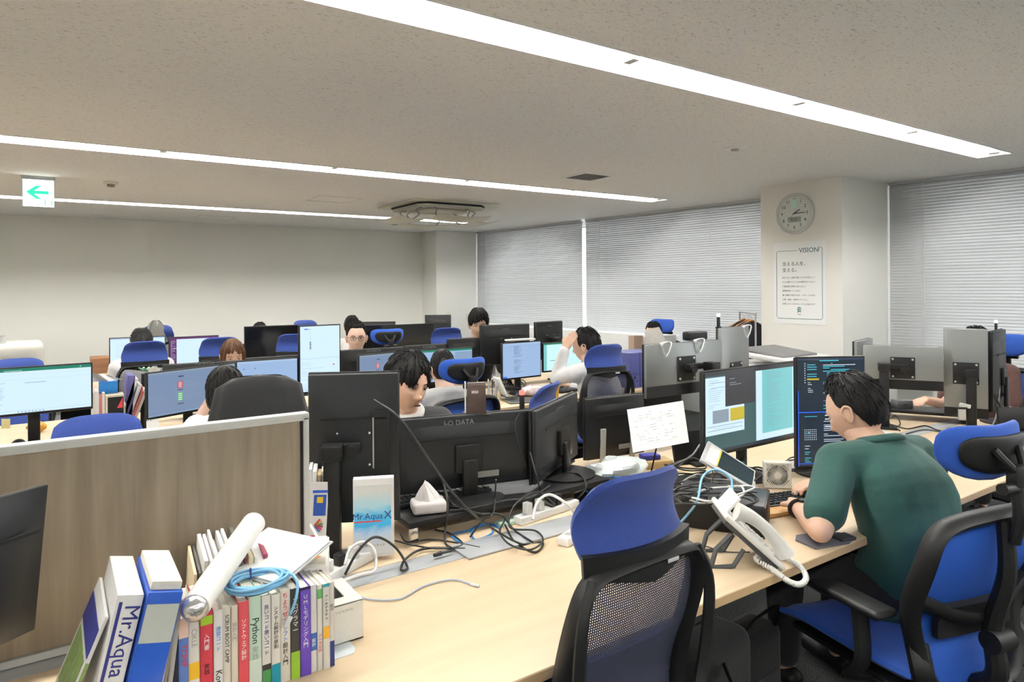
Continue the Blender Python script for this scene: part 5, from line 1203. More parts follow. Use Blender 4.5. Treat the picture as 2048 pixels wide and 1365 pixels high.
# clear hooks on silver monitors, black pencil case on top
M_CLR = pm('clear_acrylic', (.70, .72, .72), .15, alpha=.55)
for q, d_, lb in (((1317, 690), 3.335, 'clear acrylic hook on the silver monitor, left one'), ((1384, 683), 3.465, 'clear acrylic hook on the silver monitor, right one'), ((1480, 655), 3.83, 'clear acrylic hook on the narrow portrait monitor')):
    p = atd(*q, d_); t = thing('acrylic_hook', lb, 'hook', p, -.0, 'clear hooks on the silver monitors'); MB().tube([(-.012, -.02, .006), (.055, -.02, .012), (.055, -.035, .0), (.012, -.04, -.058), (-.012, -.035, -.002)], .0045, n=6, sub=2).build('frame', M_CLR, t); MB().sph((-.012, -.035, 0), .009, None, 10, 8).build('foot', M_CLR, t)
p = atd(1390, 681, 3.50); t = thing('soundbar', 'small black speaker bar standing on the wide silver monitor', 'speaker', p, -.03); MB().box((0, 0, .024), (.145, .05, .046), bev=.010, seg=3).build('body', M_MBLK, t)
# hung paper
t, uv = slab4('printed_sheet', 'large printed sheet of paper hanging in front of the silver monitor', 'paper', (atd(1254, 820, 2.78), atd(1366, 802, 2.86), atd(1378, 885, 2.74), atd(1266, 906, 2.66)), .0008, pm('sheet_white', (.84, .85, .85), .6)); b = MB(); INKL = pm('ink_pale', (.42, .43, .43), .6, var=0); rnd = random.Random(2)
for (u0, v0, u1, v1) in ((.06, .27, .80, .275), (.06, .86, .80, .865), (.06, .27, .063, .86), (.80, .27, .803, .86), (.22, .27, .222, .45), (.06, .45, .4, .455)): uvquad(b, uv, u0, v0, u1, v1)
for k in range(70): u, v = rnd.uniform(.08, .74), rnd.uniform(.14, .84); v = round(v*16)/16; uvquad(b, uv, u, v, u + rnd.uniform(.02, .08), v + .012)
b.build('print', INKL, t)
pc = Vector(uv(.5, .75, -.004)); zb_ = DZ - t.location.z; MB().tube([pc, pc + Vector((.01, .03, -.06)), Vector((pc.x + .02, pc.y + .08, zb_ + .004))], .0035, n=6, sub=3).box((pc.x + .02, pc.y + .08, zb_ + .004), (.09, .06, .008), bev=.002).build('holder_stem', M_BLK, t)
# plastic bag, boxes and small black stand
crumple('plastic_bag', 'crumpled white plastic shopping bag beside the black monitor', 'plastic bag', (2.00, 2.14, DZ), (.145, .085, .042), pm('bag_film', (.66, .72, .72), .3, bump=.8, bscale=35), 5, .22)
t = boxt('kraft_box', 'flat tan cardboard box under a blue case', 'box', (2.27, 2.17, DZ), (.13, .09, .035), pm('kraft', (.42, .30, .14), .6), -20); t = boxt('blue_case', 'small blue case lying on the tan cardboard box', 'case', (2.245, 2.185, DZ + .036), (.085, .055, .022), pm('case_blue', (.03, .035, .24), .5), -20, .004)
t = thing('card_reader', 'small black card reader tilted on a foot among the cables', 'card reader', (1.80, 2.23, DZ + .0745), .5); MB().box((0, 0, .045), (.06, .012, .085), RX(-.35), bev=.003).build('panel', M_MBLK, t); MB().box((0, .01, .005), (.07, .06, .01), bev=.002).build('foot', M_MBLK, t)
# ---- right working place
t = thing('black_case', 'long black equipment case behind the telephone', 'equipment case', (1.93, 1.53, DZ), -1.02); MB().box((0, 0, .05), (.30, .22, .10), bev=.006).build('body', M_MBLK, t); MB().box((0, -.001, .098), (.29, .21, .008), bev=.002).build('lid', M_MCHAR, t)
t = thing('telephone', 'white desk telephone on a dark tilted stand, seen from the side', 'telephone', (1.70, 1.285, DZ), math.radians(52)); M_TEL = pm('telephone_white', (.74, .73, .69), .4); M_TELD = pm('telephone_grey', (.05, .052, .055), .5)
MT = T(0, -.02, .085) @ RX(.74)
o = MB().box((0, 0, 0), (.175, .225, .016), MT, bev=.006, seg=3).build('body', M_TEL, t); MB().box((0, 0, -.014), (.16, .20, .014), MT, bev=.003).build('underside', M_TELD, t)
b = MB()
for r_ in range(5):
    for k in range(4): b.box((.0 + .022*k, -.085 + .021*r_, .010), (.014, .012, .005), MT)
b.build('buttons', pm('telephone_button', (.62, .61, .57), .4), t); dsp = MB().box((.02, .095, .035), (.11, .008, .058), MT @ RX(.0), bev=.002).build('display_panel', M_TEL, t); MB().box((.02, .0902, .035), (.095, .001, .044), MT).build('display', M_TELD, dsp)
hs_ = [(-.058, -.098, .03), (-.058, -.06, .042), (-.058, 0, .050), (-.058, .05, .045), (-.058, .088, .03)]
MB().tube(hs_, lambda u: .017 + .009*abs(2*u - 1)**2, n=12, M=MT, flat=1.2).build('handset', M_TEL, t)
for s in (-1, 1):
    MB().tube([(s*.06, .10, .0), (s*.06, .035, .006), (s*.06, .005, .055)], .008, n=6, sub=1, flat=.6).build('stand_leg', M_TELD, t); MB().tube([(s*.06, .10, .002), (s*.06, .085, .055), (s*.06, .04, .10)], .008, n=6, sub=1, flat=.6).build('stand_leg', M_TELD, t)
MB().box((0, .10, .006), (.13, .012, .012)).build('stand_bar', M_TELD, t)
hp_ = MT @ Vector((-.058, -.104, .024)); Lt = (T(1.70, 1.285, DZ) @ RZ(math.radians(52))).inverted(); core = smooth_path([hp_] + [Lt @ atz(a_, b_, DZ + c_) for a_, b_, c_ in ((1512, 1116, .03), (1545, 1140, .012), (1575, 1162, -.004), (1598, 1170, -.016), (1612, 1158, -.008), (1600, 1134, .010), (1570, 1115, .012), (1540, 1103, .012))], 50)
pts = []; n_ = len(core)
for i, p in enumerate(core):
    tg = (core[min(i+1, n_-1)] - core[max(i-1, 0)]).normalized(); u_ = tg.orthogonal().normalized(); w_ = tg.cross(u_); a = i*1.25; pts.append(p + (u_*math.cos(a) + w_*math.sin(a))*.0062)
MB().tube(pts, .0030, n=5, sub=1).build('coiled_cord', M_TEL, t, ang=80)
t, uv = slab4('tablet', 'tablet with a dark screen leaning in a wire stand before the lit monitor', 'tablet', (atd(1416, 884, 2.66), atd(1509, 944, 2.70), atd(1503, 981, 2.58), atd(1400, 922, 2.54)), .010, pm('tablet_silver', (.60, .61, .62), .35)); b = MB(); uvquad(b, uv, .30, .06, .98, .86); b.build('screen', mat('tablet_screen', (.008, .022, .026), .15, var=0), t); b = MB(); uvquad(b, uv, .06, .04, .27, .92); b.build('white_panel', M_PAPER, t); b = MB(); uvquad(b, uv, .265, .04, .295, .9); b.build('yellow_strip', colm((.70, .60, .05)), t)
bz = -(t.location.z - DZ)
for u in (.25, .8):
    p = Vector(uv(u, .8, -.014)); b = MB(); b.tube([p, Vector((p.x + .02, p.y + .02, bz + .05)), Vector((p.x + .03, p.y + .04, bz + .002))], .003, n=6, sub=3); b.build('stand_wire', pm('steel_wire', (.25, .25, .25), .35, metal=.8), t)
t = thing('desk_fan', 'small white square desk fan left of the code monitor', 'fan', (2.43, 1.655, DZ), -.75); M_FAN = pm('fan_ivory', (.66, .64, .58), .45)
b = MB()
for s in (-1, 1): b.box((s*.0475, 0, .055), (.011, .036, .106), bev=.003); b.box((0, 0, .055 + s*.0475), (.10, .036, .011), bev=.003)
b.build('housing', M_FAN, t); MB().box((0, .012, .055), (.088, .004, .088)).build('back_plate', pm('fan_dark', (.05, .05, .048), .6), t)
b = MB(); b.lathe([(.0, -.002), (.014, -.002), (.014, .004), (0, .004)][::-1], 20, T(0, -.016, .055) @ RX(PI/2)); b.build('hub', M_FAN, t)
b = MB()
for k in range(32): a = k*2*PI/32; b.box((.0275, 0, 0), (.029, .004, .0019), T(0, -.014, .055) @ RY(a))
b.tube([(.0425*math.cos(a), -.014, .055 + .0425*math.sin(a)) for a in [k*PI/12 for k in range(24)]], .0022, n=6, closed=True, sub=1); b.build('grille', M_FAN, t)
b = MB()
for sx in (-1, 1):
    for sz in (-1, 1): b.prism([(0, 0), (.02, 0), (0, .02)], .004, T(sx*.0425, -.012, .055 + sz*.0425) @ RX(PI/2) @ Matrix.Diagonal((-sx, -sz, 1, 1)))
b.build('corner_webs', M_FAN, t)
b = MB()
for k in range(5): a = k*2*PI/5; b.box((.024, 0, 0), (.026, .003, .018), T(0, 0, .055) @ RY(a) @ RX(.5))
b.build('blades', pm('fan_blade', (.30, .30, .28), .5), t)
keyboard('black keyboard under the hands of the green shirt man', (2.275, 1.535), -14, .32, .12)
t = thing('wrist_rest', 'light wooden wrist rest in front of the black keyboard', 'wrist rest', (2.20, 1.455, DZ), math.radians(-14)); MB().box((0, 0, .008), (.26, .062, .016), bev=.004).build('bar', wood_mat('wrist_rest_wood', (.50, .27, .09), (.62, .36, .14), (20, 3, 20)), t)
t = thing('mouse_pad', 'grey gel mouse pad at the desk edge under the elbow', 'mouse pad', (2.055, 1.236, DZ), -.25); MB().prism([(-.085, -.06), (.05, -.062), (.09, -.04), (.09, .02), (.04, .045), (-.06, .05), (-.09, .02)], .006, bev=.0015).build('pad', pm('pad_grey', (.10, .10, .115), .8), t); MB().box((.06, -.03, .010), (.06, .05, .012), bev=.005).build('wrist_cushion', pm('pad_dark', (.035, .035, .04), .8), t)
t = thing('smart_watch', 'black watch on the left wrist of the green shirt man', 'watch', (2.115, 1.352, .776), .75); MB().tube([(.0, .033*math.cos(a), .030*math.sin(a)) for a in [k*PI/8 for k in range(16)]], .007, n=6, closed=True, sub=2, flat=.35, up=(1, 0, 0)).build('strap', M_BLK, t); MB().box((0, -.01, .032), (.026, .03, .008), bev=.003).build('case', M_MBLK, t)
t = thing('laptop', 'black laptop lid standing upright on the desk behind the green shirt man', 'laptop', (2.88, 1.30, DZ), -1.12); MB().box((0, 0, .055), (.17, .014, .11), bev=.003).build('lid', M_MBLK, t); MB().box((0, .03, .006), (.17, .07, .012), bev=.003).build('base', M_MBLK, t)
# ---- desk end by the window
t = thing('monitor_shelf', 'low black desk shelf under the silver monitors on the right', 'monitor riser', (4.36, 2.06, DZ), math.radians(-62)); MB().box((0, 0, .05), (.62, .20, .018), bev=.002).build('shelf', M_MBLK, t)
for sx in (-.29, .29): MB().box((sx, 0, .02), (.02, .18, .042)).build('leg', M_MBLK, t)
t = boxt('docking_station', 'small grey metal box on the low black shelf', 'docking station', (4.34, 2.08, DZ + .06), (.10, .075, .05), pm('dock_grey', (.16, .165, .18), .35, metal=.5), -30, .004); MB().box((0, -.0378, .025), (.03, .001, .004)).build('port', M_BLK, t)
crumple('black_pouch', 'soft black pouch left of the small grey metal box', 'pouch', (4.22, 2.19, DZ + .06), (.085, .06, .022), M_MBLK, 9, .12)
t = thing('wrapped_adapter', 'plastic wrapped adapter taped to the black monitor post', 'adapter', atd(1924, 838, 3.72), -.9); MB().box((0, 0, .03), (.035, .02, .075), bev=.003).build('adapter', pm('adapter_wrap', (.40, .41, .40), .25, bump=.8, bscale=70), t); MB().box((0, 0, .075), (.055, .012, .022), RY(.2), bev=.003).build('wrapping', pm('clear_wrap', (.56, .57, .55), .2, bump=.8, bscale=60), t); MB().box((0, -.001, .06), (.046, .024, .012), bev=.002).build('strap', M_BLK, t)
p = atz(2025, 868, DZ); t = thing('wifi_router', 'black router with stubby antennas at the right edge', 'router', (p.x, p.y, DZ), -.9); MB().box((0, 0, .085), (.13, .03, .12), RX(-.2), bev=.006).build('body', M_MBLK, t); MB().box((0, 0, .012), (.16, .10, .024), bev=.004).build('foot', M_MBLK, t)
for s in (-1, 1): MB().cyl((s*.045, .02, .13), (s*.075, .03, .21), .006, n=8).build('antenna', M_MBLK, t)
p = pz(1890, 868); boxt('grey_sheet', 'pale grey sheet lying on the desk below the silver monitors', 'paper', (3.72, 1.93, DZ), (.26, .12, .002), pm('pale_sheet', (.56, .57, .60), .5), -15, .0005)
# ---- middle row things, left to right
def row_box(name, label, cat, px0, px1, pyt, Y, dep, m, rz=0.0, bev=.002, zb=DZ, part='body', group=None):
    x_, w_, h_ = colbox(px0, px1, pyt, Y, zb); return boxt(name, label, cat, (x_, Y + dep/2, zb), (w_, dep, h_), m, rz, bev, part, group), w_, h_
for k, (p0_, p1_, py, c, lb) in enumerate(((184, 190, 788, (.70, .69, .66), 'thin white booklet beside the green spreadsheet monitor'), (190, 198, 784, (.74, .73, .70), 'white booklet with ragged pages beside the green spreadsheet monitor'), (198, 204, 790, (.45, .14, .16), 'thin red booklet left of the black box'), (204, 210, 786, (.68, .66, .58), 'cream booklet left of the black box'))): row_box('booklet', lb, 'booklet', p0_, p1_, py, 4.36, .15, colm(c), 0, .001, group='booklets in the middle row')
t, w_, h_ = row_box('camera_box', 'black product box with a red corner, middle row left', 'box', 211, 248, 790, 4.34, .10, pm('carton_cream', (.62, .58, .46), .6)); MB().box((.004, -.0506, h_/2 - .006), (w_ - .012, .001, h_ - .014)).build('black_face', M_BLK, t); MB().prism([(0, 0), (.028, 0), (.028, .06)], .001, T(w_/2 - .034, -.0512, h_ - .075) @ RX(PI/2)).build('red_corner', INKR, t); MB().box((w_*.28, -.0514, h_*.2), (w_*.22, .0006, .006)).build('white_mark', INKW, t)
x_, w2, h2 = colbox(199, 236, 764, 4.40, DZ + h_); t = boxt('tissue_box', 'bright blue tissue box with a white tissue, on the black product box', 'tissue box', (x_, 4.46, DZ + h_), (w2, .10, max(.05, h2)), pm('tissue_blue', (.02, .20, .58), .4)); MB().grid(lambda u, v: ((u - .5)*.15*(1 - .3*v) - .05*v, -.02 + .02*math.sin(u*9), max(.05, h2) + .06*v*(1 - .5*u)), 9, 6).build('tissue', M_TIS, t)
t = thing('paper_bag', 'folded white paper bag handles leaning over the blue tissue box', 'paper bag', (.435, 4.335, DZ + h_)); M_BAG = pm('bag_paper', (.68, .67, .62), .7)
MB().box((0, 0, .07), (.035, .006, .15), RY(.32), bev=.001).build('handle', M_BAG, t); MB().box((.05, .01, .06), (.035, .006, .14), RY(-.28), bev=.001).build('handle', M_BAG, t); MB().box((.03, .01, .012), (.11, .05, .02), bev=.003).build('fold', M_BAG, t)
for k, (p0_, p1_, py, c, dg, lb) in enumerate(((247, 262, 752, (.09, .085, .26), 4, 'purple folder standing left of the doc monitor'), (262, 270, 752, (.76, .76, .76), 17, 'white folder leaning right, tallest of the leaning folders'), (272, 279, 764, (.74, .74, .74), 19, 'white folder leaning against the red one'), (281, 287, 770, (.58, .16, .17), 20, 'pinkish red folder leaning right in the middle row'), (288, 293, 780, (.66, .64, .58), 20, 'cream folder at the right end of the leaning folders'))):
    x_, w_, h2 = colbox(p0_, p1_, py, 4.42); t = leaning('folder', lb, 'folder', x_ - .02 - .07*(dg > 10), 4.42, max(.014, w_), .2, max(.15, h2), dg, colm(c)); t['group'] = 'leaning folders in the middle row'
x_ = atY(258, 826, 4.25).x; t = thing('tape_roll', 'white round tape roll behind the empty blue chair', 'tape roll', (x_, 4.25, DZ)); MB().lathe([(.022, 0), (.055, 0), (.055, .022), (.022, .022)][::-1] + [(.022, 0)], 28, T(0, 0, .056) @ RX(PI/2)).build('roll', pm('tape_white', (.74, .74, .72), .5), t)
x_ = atY(291, 745, 4.52).x; zt = atY(291, 748, 4.52).z; t = thing('artificial_plant', 'small green ornament plant on top of the folders', 'plant', (x_, 4.52, DZ)); MB().cyl((0, 0, 0), (0, 0, zt - DZ), .03, .024, n=14).build('pot', M_MCHAR, t)
for k in range(7): a = k*2*PI/7; MB().sph((.02, 0, 0), (.028, .009, .005), T(0, 0, zt - DZ + .012) @ RZ(a) @ RY(-.6), 10, 6).build('leaf', pm('leaf_green', (.16, .36, .22), .5), t)
t, w_, h_ = row_box('note_block', 'white ring notepad near the partition, right of the empty blue chair', 'notepad', 294, 318, 843, 4.02, .03, M_PAPER); b = MB(); [b.cyl((w_*(k/6 - .42), -.012, h_), (w_*(k/6 - .42), .012, h_ + .004), .003, n=6) for k in range(6)]; b.build('rings', M_GREYM, t)
p = atz(321, 850, DZ); t = thing('juice_bottle', 'tiny yellow bottle beside the white notepad', 'bottle', (p.x, 4.06, DZ)); MB().lathe([(.0, 0), (.016, 0), (.018, .03), (.010, .05), (.008, .062), (0, .062)][::-1], 14).build('body', colm((.50, .50, .03)), t); t = thing('spice_bottle', 'tiny brown bottle with white label beside the yellow bottle', 'bottle', (p.x + .055, 4.08, DZ)); MB().lathe([(.0, 0), (.015, 0), (.015, .04), (.009, .05), (.009, .072), (0, .072)][::-1], 14).build('body', colm((.10, .05, .03)), t); MB().lathe([(.0154, .008), (.0154, .03)], 14).build('label', M_PAPER, t)
p = atz(367, 842, DZ); t = crumple('candy_bag', 'red and white candy bag under the doc monitor', 'candy bag', (p.x, 4.03, DZ), (.055, .035, .045), mat('candy_print', (.60, .12, .16), .35, var=.9, scale=45), 12, .15)
boxt('paper_sheet', 'white sheet of paper lying under the doc monitor', 'paper', (p.x - .09, 4.10, DZ), (.18, .12, .003), M_PAPER, 15, .0005)
keyboard('black keyboard before the green spreadsheet monitor', (.02, 4.02), 5); keyboard('black keyboard before the woman with the short bob', (.83, 4.02), 12, .36, .12)
p = atz(74, 865, DZ); crumple('snack_bag', 'small orange snack bag under the green spreadsheet monitor', 'snack bag', (p.x, p.y, DZ), (.045, .03, .03), pm('snack_orange', (.72, .36, .03), .4), 3, .2)
for k, (x0_, lb) in enumerate(((7, 'yellow sticky strip hanging under the green spreadsheet monitor, left'), (16, 'yellow sticky strip hanging under the green spreadsheet monitor, right'))):
    p = atY(x0_, 846, 4.318); o = boxt('sticky_strip', lb, 'sticky note', (p.x, p.y, p.z - .03), (.018, .001, .05), pm('sticky_yellow', (.62, .54, .25), .6), 0, .0002, group='yellow sticky strips')
t = thing('webcam_ball', 'dark round desk gadget under the green spreadsheet monitor', 'desk gadget', (atz(50, 850, DZ).x, 4.26, DZ)); MB().sph((0, 0, .035), .034, None, 18, 12).build('ball', M_MBLK, t); MB().cyl((0, 0, 0), (0, 0, .008), .028, n=16).build('foot', M_MBLK, t)
# around the woman in grey and the white shirt man
p = atz(985, 800, DZ); t = thing('pen_cup', 'wire pen cup full of pens near the woman in grey', 'pen cup', (p.x, p.y, DZ)); b = MB()
for k in range(12): a = k*PI/6; b.cyl((.034*math.cos(a), .034*math.sin(a), 0), (.036*math.cos(a), .036*math.sin(a), .095), .0016, n=5)
for z in (.002, .03, .06, .094): b.tube([(.0355*math.cos(a), .0355*math.sin(a), z) for a in [k*PI/8 for k in range(16)]], .0016, n=5, closed=True, sub=1)
b.build('basket', pm('wire_silver', (.45, .45, .47), .3, metal=.9), t)
for k, c in enumerate(((.02, .30, .16), (.02, .03, .16), (.7, .7, .72), (.30, .50, .45), (.03, .03, .03), (.62, .60, .66))): a = k*1.05; MB().cyl((.018*math.cos(a), .018*math.sin(a), .01), (.034*math.cos(a), .034*math.sin(a), .135 + .008*(k % 3)), .005, n=7).build('pen', colm(c), t)
t = thing('white_keyboard', 'white keyboard propped up on edge beside the looped headrest', 'keyboard', (atz(962, 790, DZ).x, 4.12, DZ), math.radians(75)); MK = T(0, 0, .085) @ RX(1.15); MB().box((0, 0, 0), (.15, .17, .014), MK, bev=.004).build('case', pm('keyboard_white', (.66, .69, .67), .5), t); b = MB()
for r_ in range(8):
    for k in range(7): b.box((-.06 + .02*k, -.072 + .0205*r_, .0095), (.016, .016, .005), MK)
o = b.build('keys', pm('key_white', (.60, .66, .64), .5), t); o['kind'] = 'stuff'
p = atz(1032, 775, DZ); t = thing('spray_tube', 'slim teal and white tube standing before the blue document monitor', 'tube', (p.x, p.y, DZ)); MB().cyl((0, 0, 0), (0, 0, .06), .017, n=16).build('lower_half', M_PAPER, t); MB().cyl((0, 0, .06), (0, 0, .115), .017, n=16).build('upper_half', pm('tube_teal', (.01, .20, .22), .4), t); MB().cyl((0, 0, .115), (0, 0, .125), .016, n=16).build('cap', M_PAPER, t)
crumple('clear_candy_bag', 'clear bag of pink sweets before the blue document monitor', 'candy bag', (2.98, 4.12, DZ), (.10, .07, .04), mat('clear_bag_pink', (.62, .52, .52), .25, var=.5, scale=30), 21, .25)
t = thing('drawing_tablet', 'flat dark tablet lying near the desk edge, middle row', 'tablet', (2.80, 3.965, DZ), -.28); MB().box((0, 0, .006), (.28, .19, .010), bev=.003).build('body', pm('tablet_olive', (.10, .10, .06), .4), t); MB().box((0, 0, .0115), (.255, .165, .001)).build('surface', M_MCHAR, t)
p = atz(1131, 800, DZ); t = thing('yellow_cup', 'bright yellow tumbler left of the white shirt man', 'cup', (p.x - .03, 3.92, DZ)); MB().lathe([(0, .004), (.024, .004), (.030, .08), (.032, .08), (.026, 0), (0, 0)], 20).build('body', pm('cup_yellow', (.78, .45, .03), .4), t)
boxt('blue_notebook', 'thin bright blue notebook near the yellow tumbler', 'notebook', (3.02, 4.03, DZ), (.13, .08, .008), pm('notebook_blue', (.03, .26, .62), .5), -20)
boxt('open_book', 'white open booklet near the yellow tumbler', 'booklet', (2.96, 3.95, DZ), (.16, .11, .006), M_PAPER, 30)
keyboard('black keyboard before the blue document monitor', (3.05, 4.20), -6, .36, .12); keyboard('black keyboard in front of the white shirt man', (3.40, 4.14), 2, .36, .12)
boxt('white_board_strip', 'white plastic strip on top of the blue document monitor', 'plastic strip', (3.10, 4.44, 1.1165), (.26, .06, .012), M_PAPER, -3)
x = atY(1256, 706, 3.95).x
for k in range(3):
    t = boxt('binder_box', ['navy file box nearest the white shirt man', 'navy file box in the middle of three', 'navy file box partly behind the silver monitor'][k], 'file box', (x + .055 + .118*k, 4.06, DZ), (.112, .26, .285 + .0*k), pm('file_navy', (.045, .055, .20), .55), 0, .003, group='navy file boxes beside the white shirt man')
    MB().cyl((0, -.131, .085), (0, -.1296, .085), .012, n=16).build('finger_hole', M_BLK, t)
    b = MB(); [b.box((-.04 + .013*q, -.1305, z), (.002, .001, .022)) for q in range(7) for z in (.055, .115)]; b.build('vent_slots', M_BLK, t)
t, w_, h_ = row_box('white_box', 'white paper wrapped box near the window, before the person in navy', 'box', 1290, 1352, 672, 4.95, .22, pm('wrap_white', (.74, .75, .75), .6)); t2, w3, h3 = row_box('coffee_cup', 'brown paper cup in a pale sleeve left of the white box', 'cup', 1268, 1286, 672, 4.95, .08, pm('cup_brown', (.30, .22, .17), .6)); MB().box((0, -.001, h3*.28), (w3*1.02, .082, h3*.3)).build('sleeve', M_PAPER, t2)
p = atd(1300, 656, 7.2); t, uv = slab4('paper_sheet', 'white sheet of paper held up before the person in navy', 'paper', (atd(1289, 662, 6.95), atd(1318, 654, 7.0), atd(1336, 690, 7.0), atd(1290, 692, 6.95)), .001, M_PAPER)
# ---- floor standing things
c = atd(1545, 705, 5.3); t = thing('office_printer', 'white office printer with grey paper tray before the clock pillar', 'printer', (4.83, 3.30, 0), -.05); MB().box((0, 0, .46), (.60, .58, .92), bev=.02).build('body', pm('printer_white', (.70, .70, .69), .5), t); MB().box((0, -.02, .985), (.58, .52, .035), RX(.06), bev=.01).build('scanner_lid', pm('printer_lid', (.72, .72, .71), .5), t); MB().box((-.02, .05, 1.015), (.42, .40, .02), RX(.10), bev=.004).build('feeder_tray', pm('printer_grey', (.18, .18, .18), .5), t)
t = thing('copier', 'rounded white machine against the far wall at the left edge', 'copier', (-.42, 8.9, 0)); MB().box((0, 0, .5), (.62, .6, 1.0), bev=.07, seg=4).build('body', pm('copier_white', (.70, .69, .63), .5), t); MB().box((.0, -.302, .86), (.40, .006, .16), bev=.002).build('panel', pm('copier_panel', (.66, .66, .62), .5), t)
t = thing('cup_stack', 'stack of clear cups beside the rounded white machine', 'cups', (-.47, 8.62, 1.0))
t.location = (-.47, 8.72, 1.0)
MB().lathe([(.0, 0), (.03, 0), (.04, .02), (.036, .03), (.04, .05), (.036, .06), (.04, .08), (0, .08)][::-1], 16).build('cups', pm('clear_cup', (.66, .68, .68), .2), t)
# brown chest behind the middle row and the coats
boxt('wood_cabinet', 'low brown wooden cabinet behind the leaning folders', 'cabinet', (.44, 8.75, 0), (.26, .4, .80), wood_mat('walnut', (.22, .09, .03), (.32, .14, .06)), 0, .004)
for k, (dx, dy, lb) in enumerate(((0, 0, 'dark navy coat on a wooden hanger behind the clock pillar, nearest'), (.09, .10, 'dark navy coat behind the clock pillar, middle'), (.16, .21, 'dark navy coat behind the clock pillar, farthest'))):
    t = thing('hanging_coat', lb, 'coat', (5.74 + dx, 4.18 + dy, 1.19), 2.49, 'navy coats behind the clock pillar')
    def coat(u, v): a = u*2*PI; w = .16 + .07*min(1, v*5) - .02*v; dz_ = -.10*abs(math.cos(a))*max(0, 1 - v*5)*0; return (w*math.cos(a)*(min(1, .45 + v*7)), (.03 + .05*min(1, v*4))*math.sin(a) + .006*math.sin(6*a), -.004 - .70*v - .06*abs(math.cos(a))**2*min(1, .3 + v*6))
    MB().grid(coat, 28, 14, closeu=True).build('cloth', cloth('navy_coat', (.010, .012, .022)), t, ang=60); MB().tube([(-.15, 0, -.075), (-.07, 0, -.03), (0, 0, .005), (.07, 0, -.03), (.15, 0, -.075)], .010, n=8).build('hanger', pm('hanger_wood', (.50, .24, .08), .5), t); MB().tube([(0, 0, .01), (0, 0, .04), (.018, 0, .055), (.02, 0, .075), (0, 0, .085)], .002, n=6).build('hook', M_GREYM, t)
t = thing('coat_rack', 'steel coat rack rail behind the clock pillar', 'coat rack', (5.82, 4.29, 0), .92); b = MB(); b.cyl((-.28, 0, 1.268), (.28, 0, 1.268), .009, n=10)
for s in (-1, 1): b.cyl((s*.27, 0, .02), (s*.27, 0, 1.268), .009, n=10); b.cyl((s*.27, -.14, .02), (s*.27, .14, .02), .011, n=10)
b.build('frame', M_GREYM, t)
# jacket over the chair behind the partition
t = thing('black_jacket', 'black jacket hung over the chair back right of the short haired woman', 'jacket', CJ.location, CJ.rotation_euler.z)
def jk(u, v):
    a = u*2*PI; c, s = math.cos(a), math.sin(a); k = min(1, .05 + v*9); w = (.178 + .050*min(1, v*2.5))*k; z = 1.135 - .52*max(0, v - .08) - .045*abs(c)**3*min(1, v*5)
    return (w*math.copysign(abs(c)**.75, c) + .004*math.sin(9*a), -.292 + (.045 + .018*v)*k*math.copysign(abs(s)**.8, s) + .006*math.sin(7*a + 3*v)*v + .05*c*c, z)
MB().grid(jk, 48, 16, closeu=True).build('cloth', cloth('black_jacket_cloth', (.012, .0125, .014)), t, ang=60)
put('a', .95, 8.30, 180, 'chair under a grey jacket in the far row'); t = thing('grey_jacket', 'grey jacket hood draped over a chair in the far row', 'jacket', (.93, 8.55, .93))
MB().grid(lambda u, v: (.14*math.cos(u*2*PI)*(.25 + .75*v**.6), .08*math.sin(u*2*PI)*(.25 + .75*v**.6) + .01*math.sin(u*30), .27*(1 - v) - .02*v*math.sin(u*12)), 30, 12, closeu=True).build('cloth', cloth('grey_jacket_cloth', (.20, .20, .19)), t, ang=60)
# bags under the near desk
t = thing('backpack', 'black backpack on the floor under the near desk', 'backpack', (1.72, 1.42, 0), .2); MB().box((0, 0, .22), (.30, .17, .44), bev=.05, seg=4).build('body', cloth('backpack_black', (.010, .010, .011)), t); MB().box((0, -.09, .14), (.24, .05, .22), bev=.02, seg=3).build('front_pocket', cloth('backpack_pocket', (.016, .017, .022)), t); MB().tube([(-.1, -.10, .42), (-.11, -.16, .30), (-.08, -.13, .12)], .012, n=8, flat=.4).build('strap', M_BLK, t); MB().tube([(.06, -.125, .26), (.085, -.135, .20), (.10, -.13, .13)], .003, n=6).build('zip_cord', M_WHTC, t)
t = thing('tote_bag', 'dark tote bag with orange trim under the near desk', 'bag', (1.38, 1.50, 0), -.1); MB().box((0, 0, .16), (.32, .14, .32), bev=.03, seg=3, taper=(1.05, .7)).build('body', cloth('tote_dark', (.018, .017, .019)), t); MB().tube([(-.09, -.06, .31), (-.05, -.09, .40), (.05, -.09, .40), (.09, -.06, .31)], .008, n=8, flat=.4).build('handle', pm('tote_handle', (.10, .10, .11), .7), t); MB().box((.12, -.055, .30), (.04, .02, .02), bev=.004).build('trim', pm('tote_orange', (.55, .16, .03), .6), t)
# ---- power strips and cables on the near desk
def strip(label, c, rz, n=4, L=.26):
    t = thing('power_strip', label, 'power strip', c, math.radians(rz), 'white power strips'); MB().box((0, 0, .014), (L, .042, .028), bev=.005).build('body', M_WHITE, t)
    for k in range(n): MB().box((-L/2 + .04 + k*(L - .08)/(n - 1), 0, .0285), (.024, .02, .001)).build('socket', M_GREYM, t)
    return t
t = strip('white power strip with plugs beside the partition end', (.70, 1.90, DZ), 28); 
for k, (xx, m_) in enumerate(((-.08, M_WHTC), (-.03, M_BLK), (.03, M_WHTC))): MB().box((xx, 0, .045), (.026, .028, .034), bev=.004).build('plug', m_, t)
t = strip('white power strip with plugs behind the grey channel, centre', (1.47, 1.94, DZ), 8, 4, .30)
for k, (xx, m_) in enumerate(((-.10, M_WHTC), (-.04, M_WHTC), (.02, M_BLK), (.05, M_BLK))): MB().box((xx, 0, .048), (.026, .028, .04), bev=.004).build('plug', m_, t)
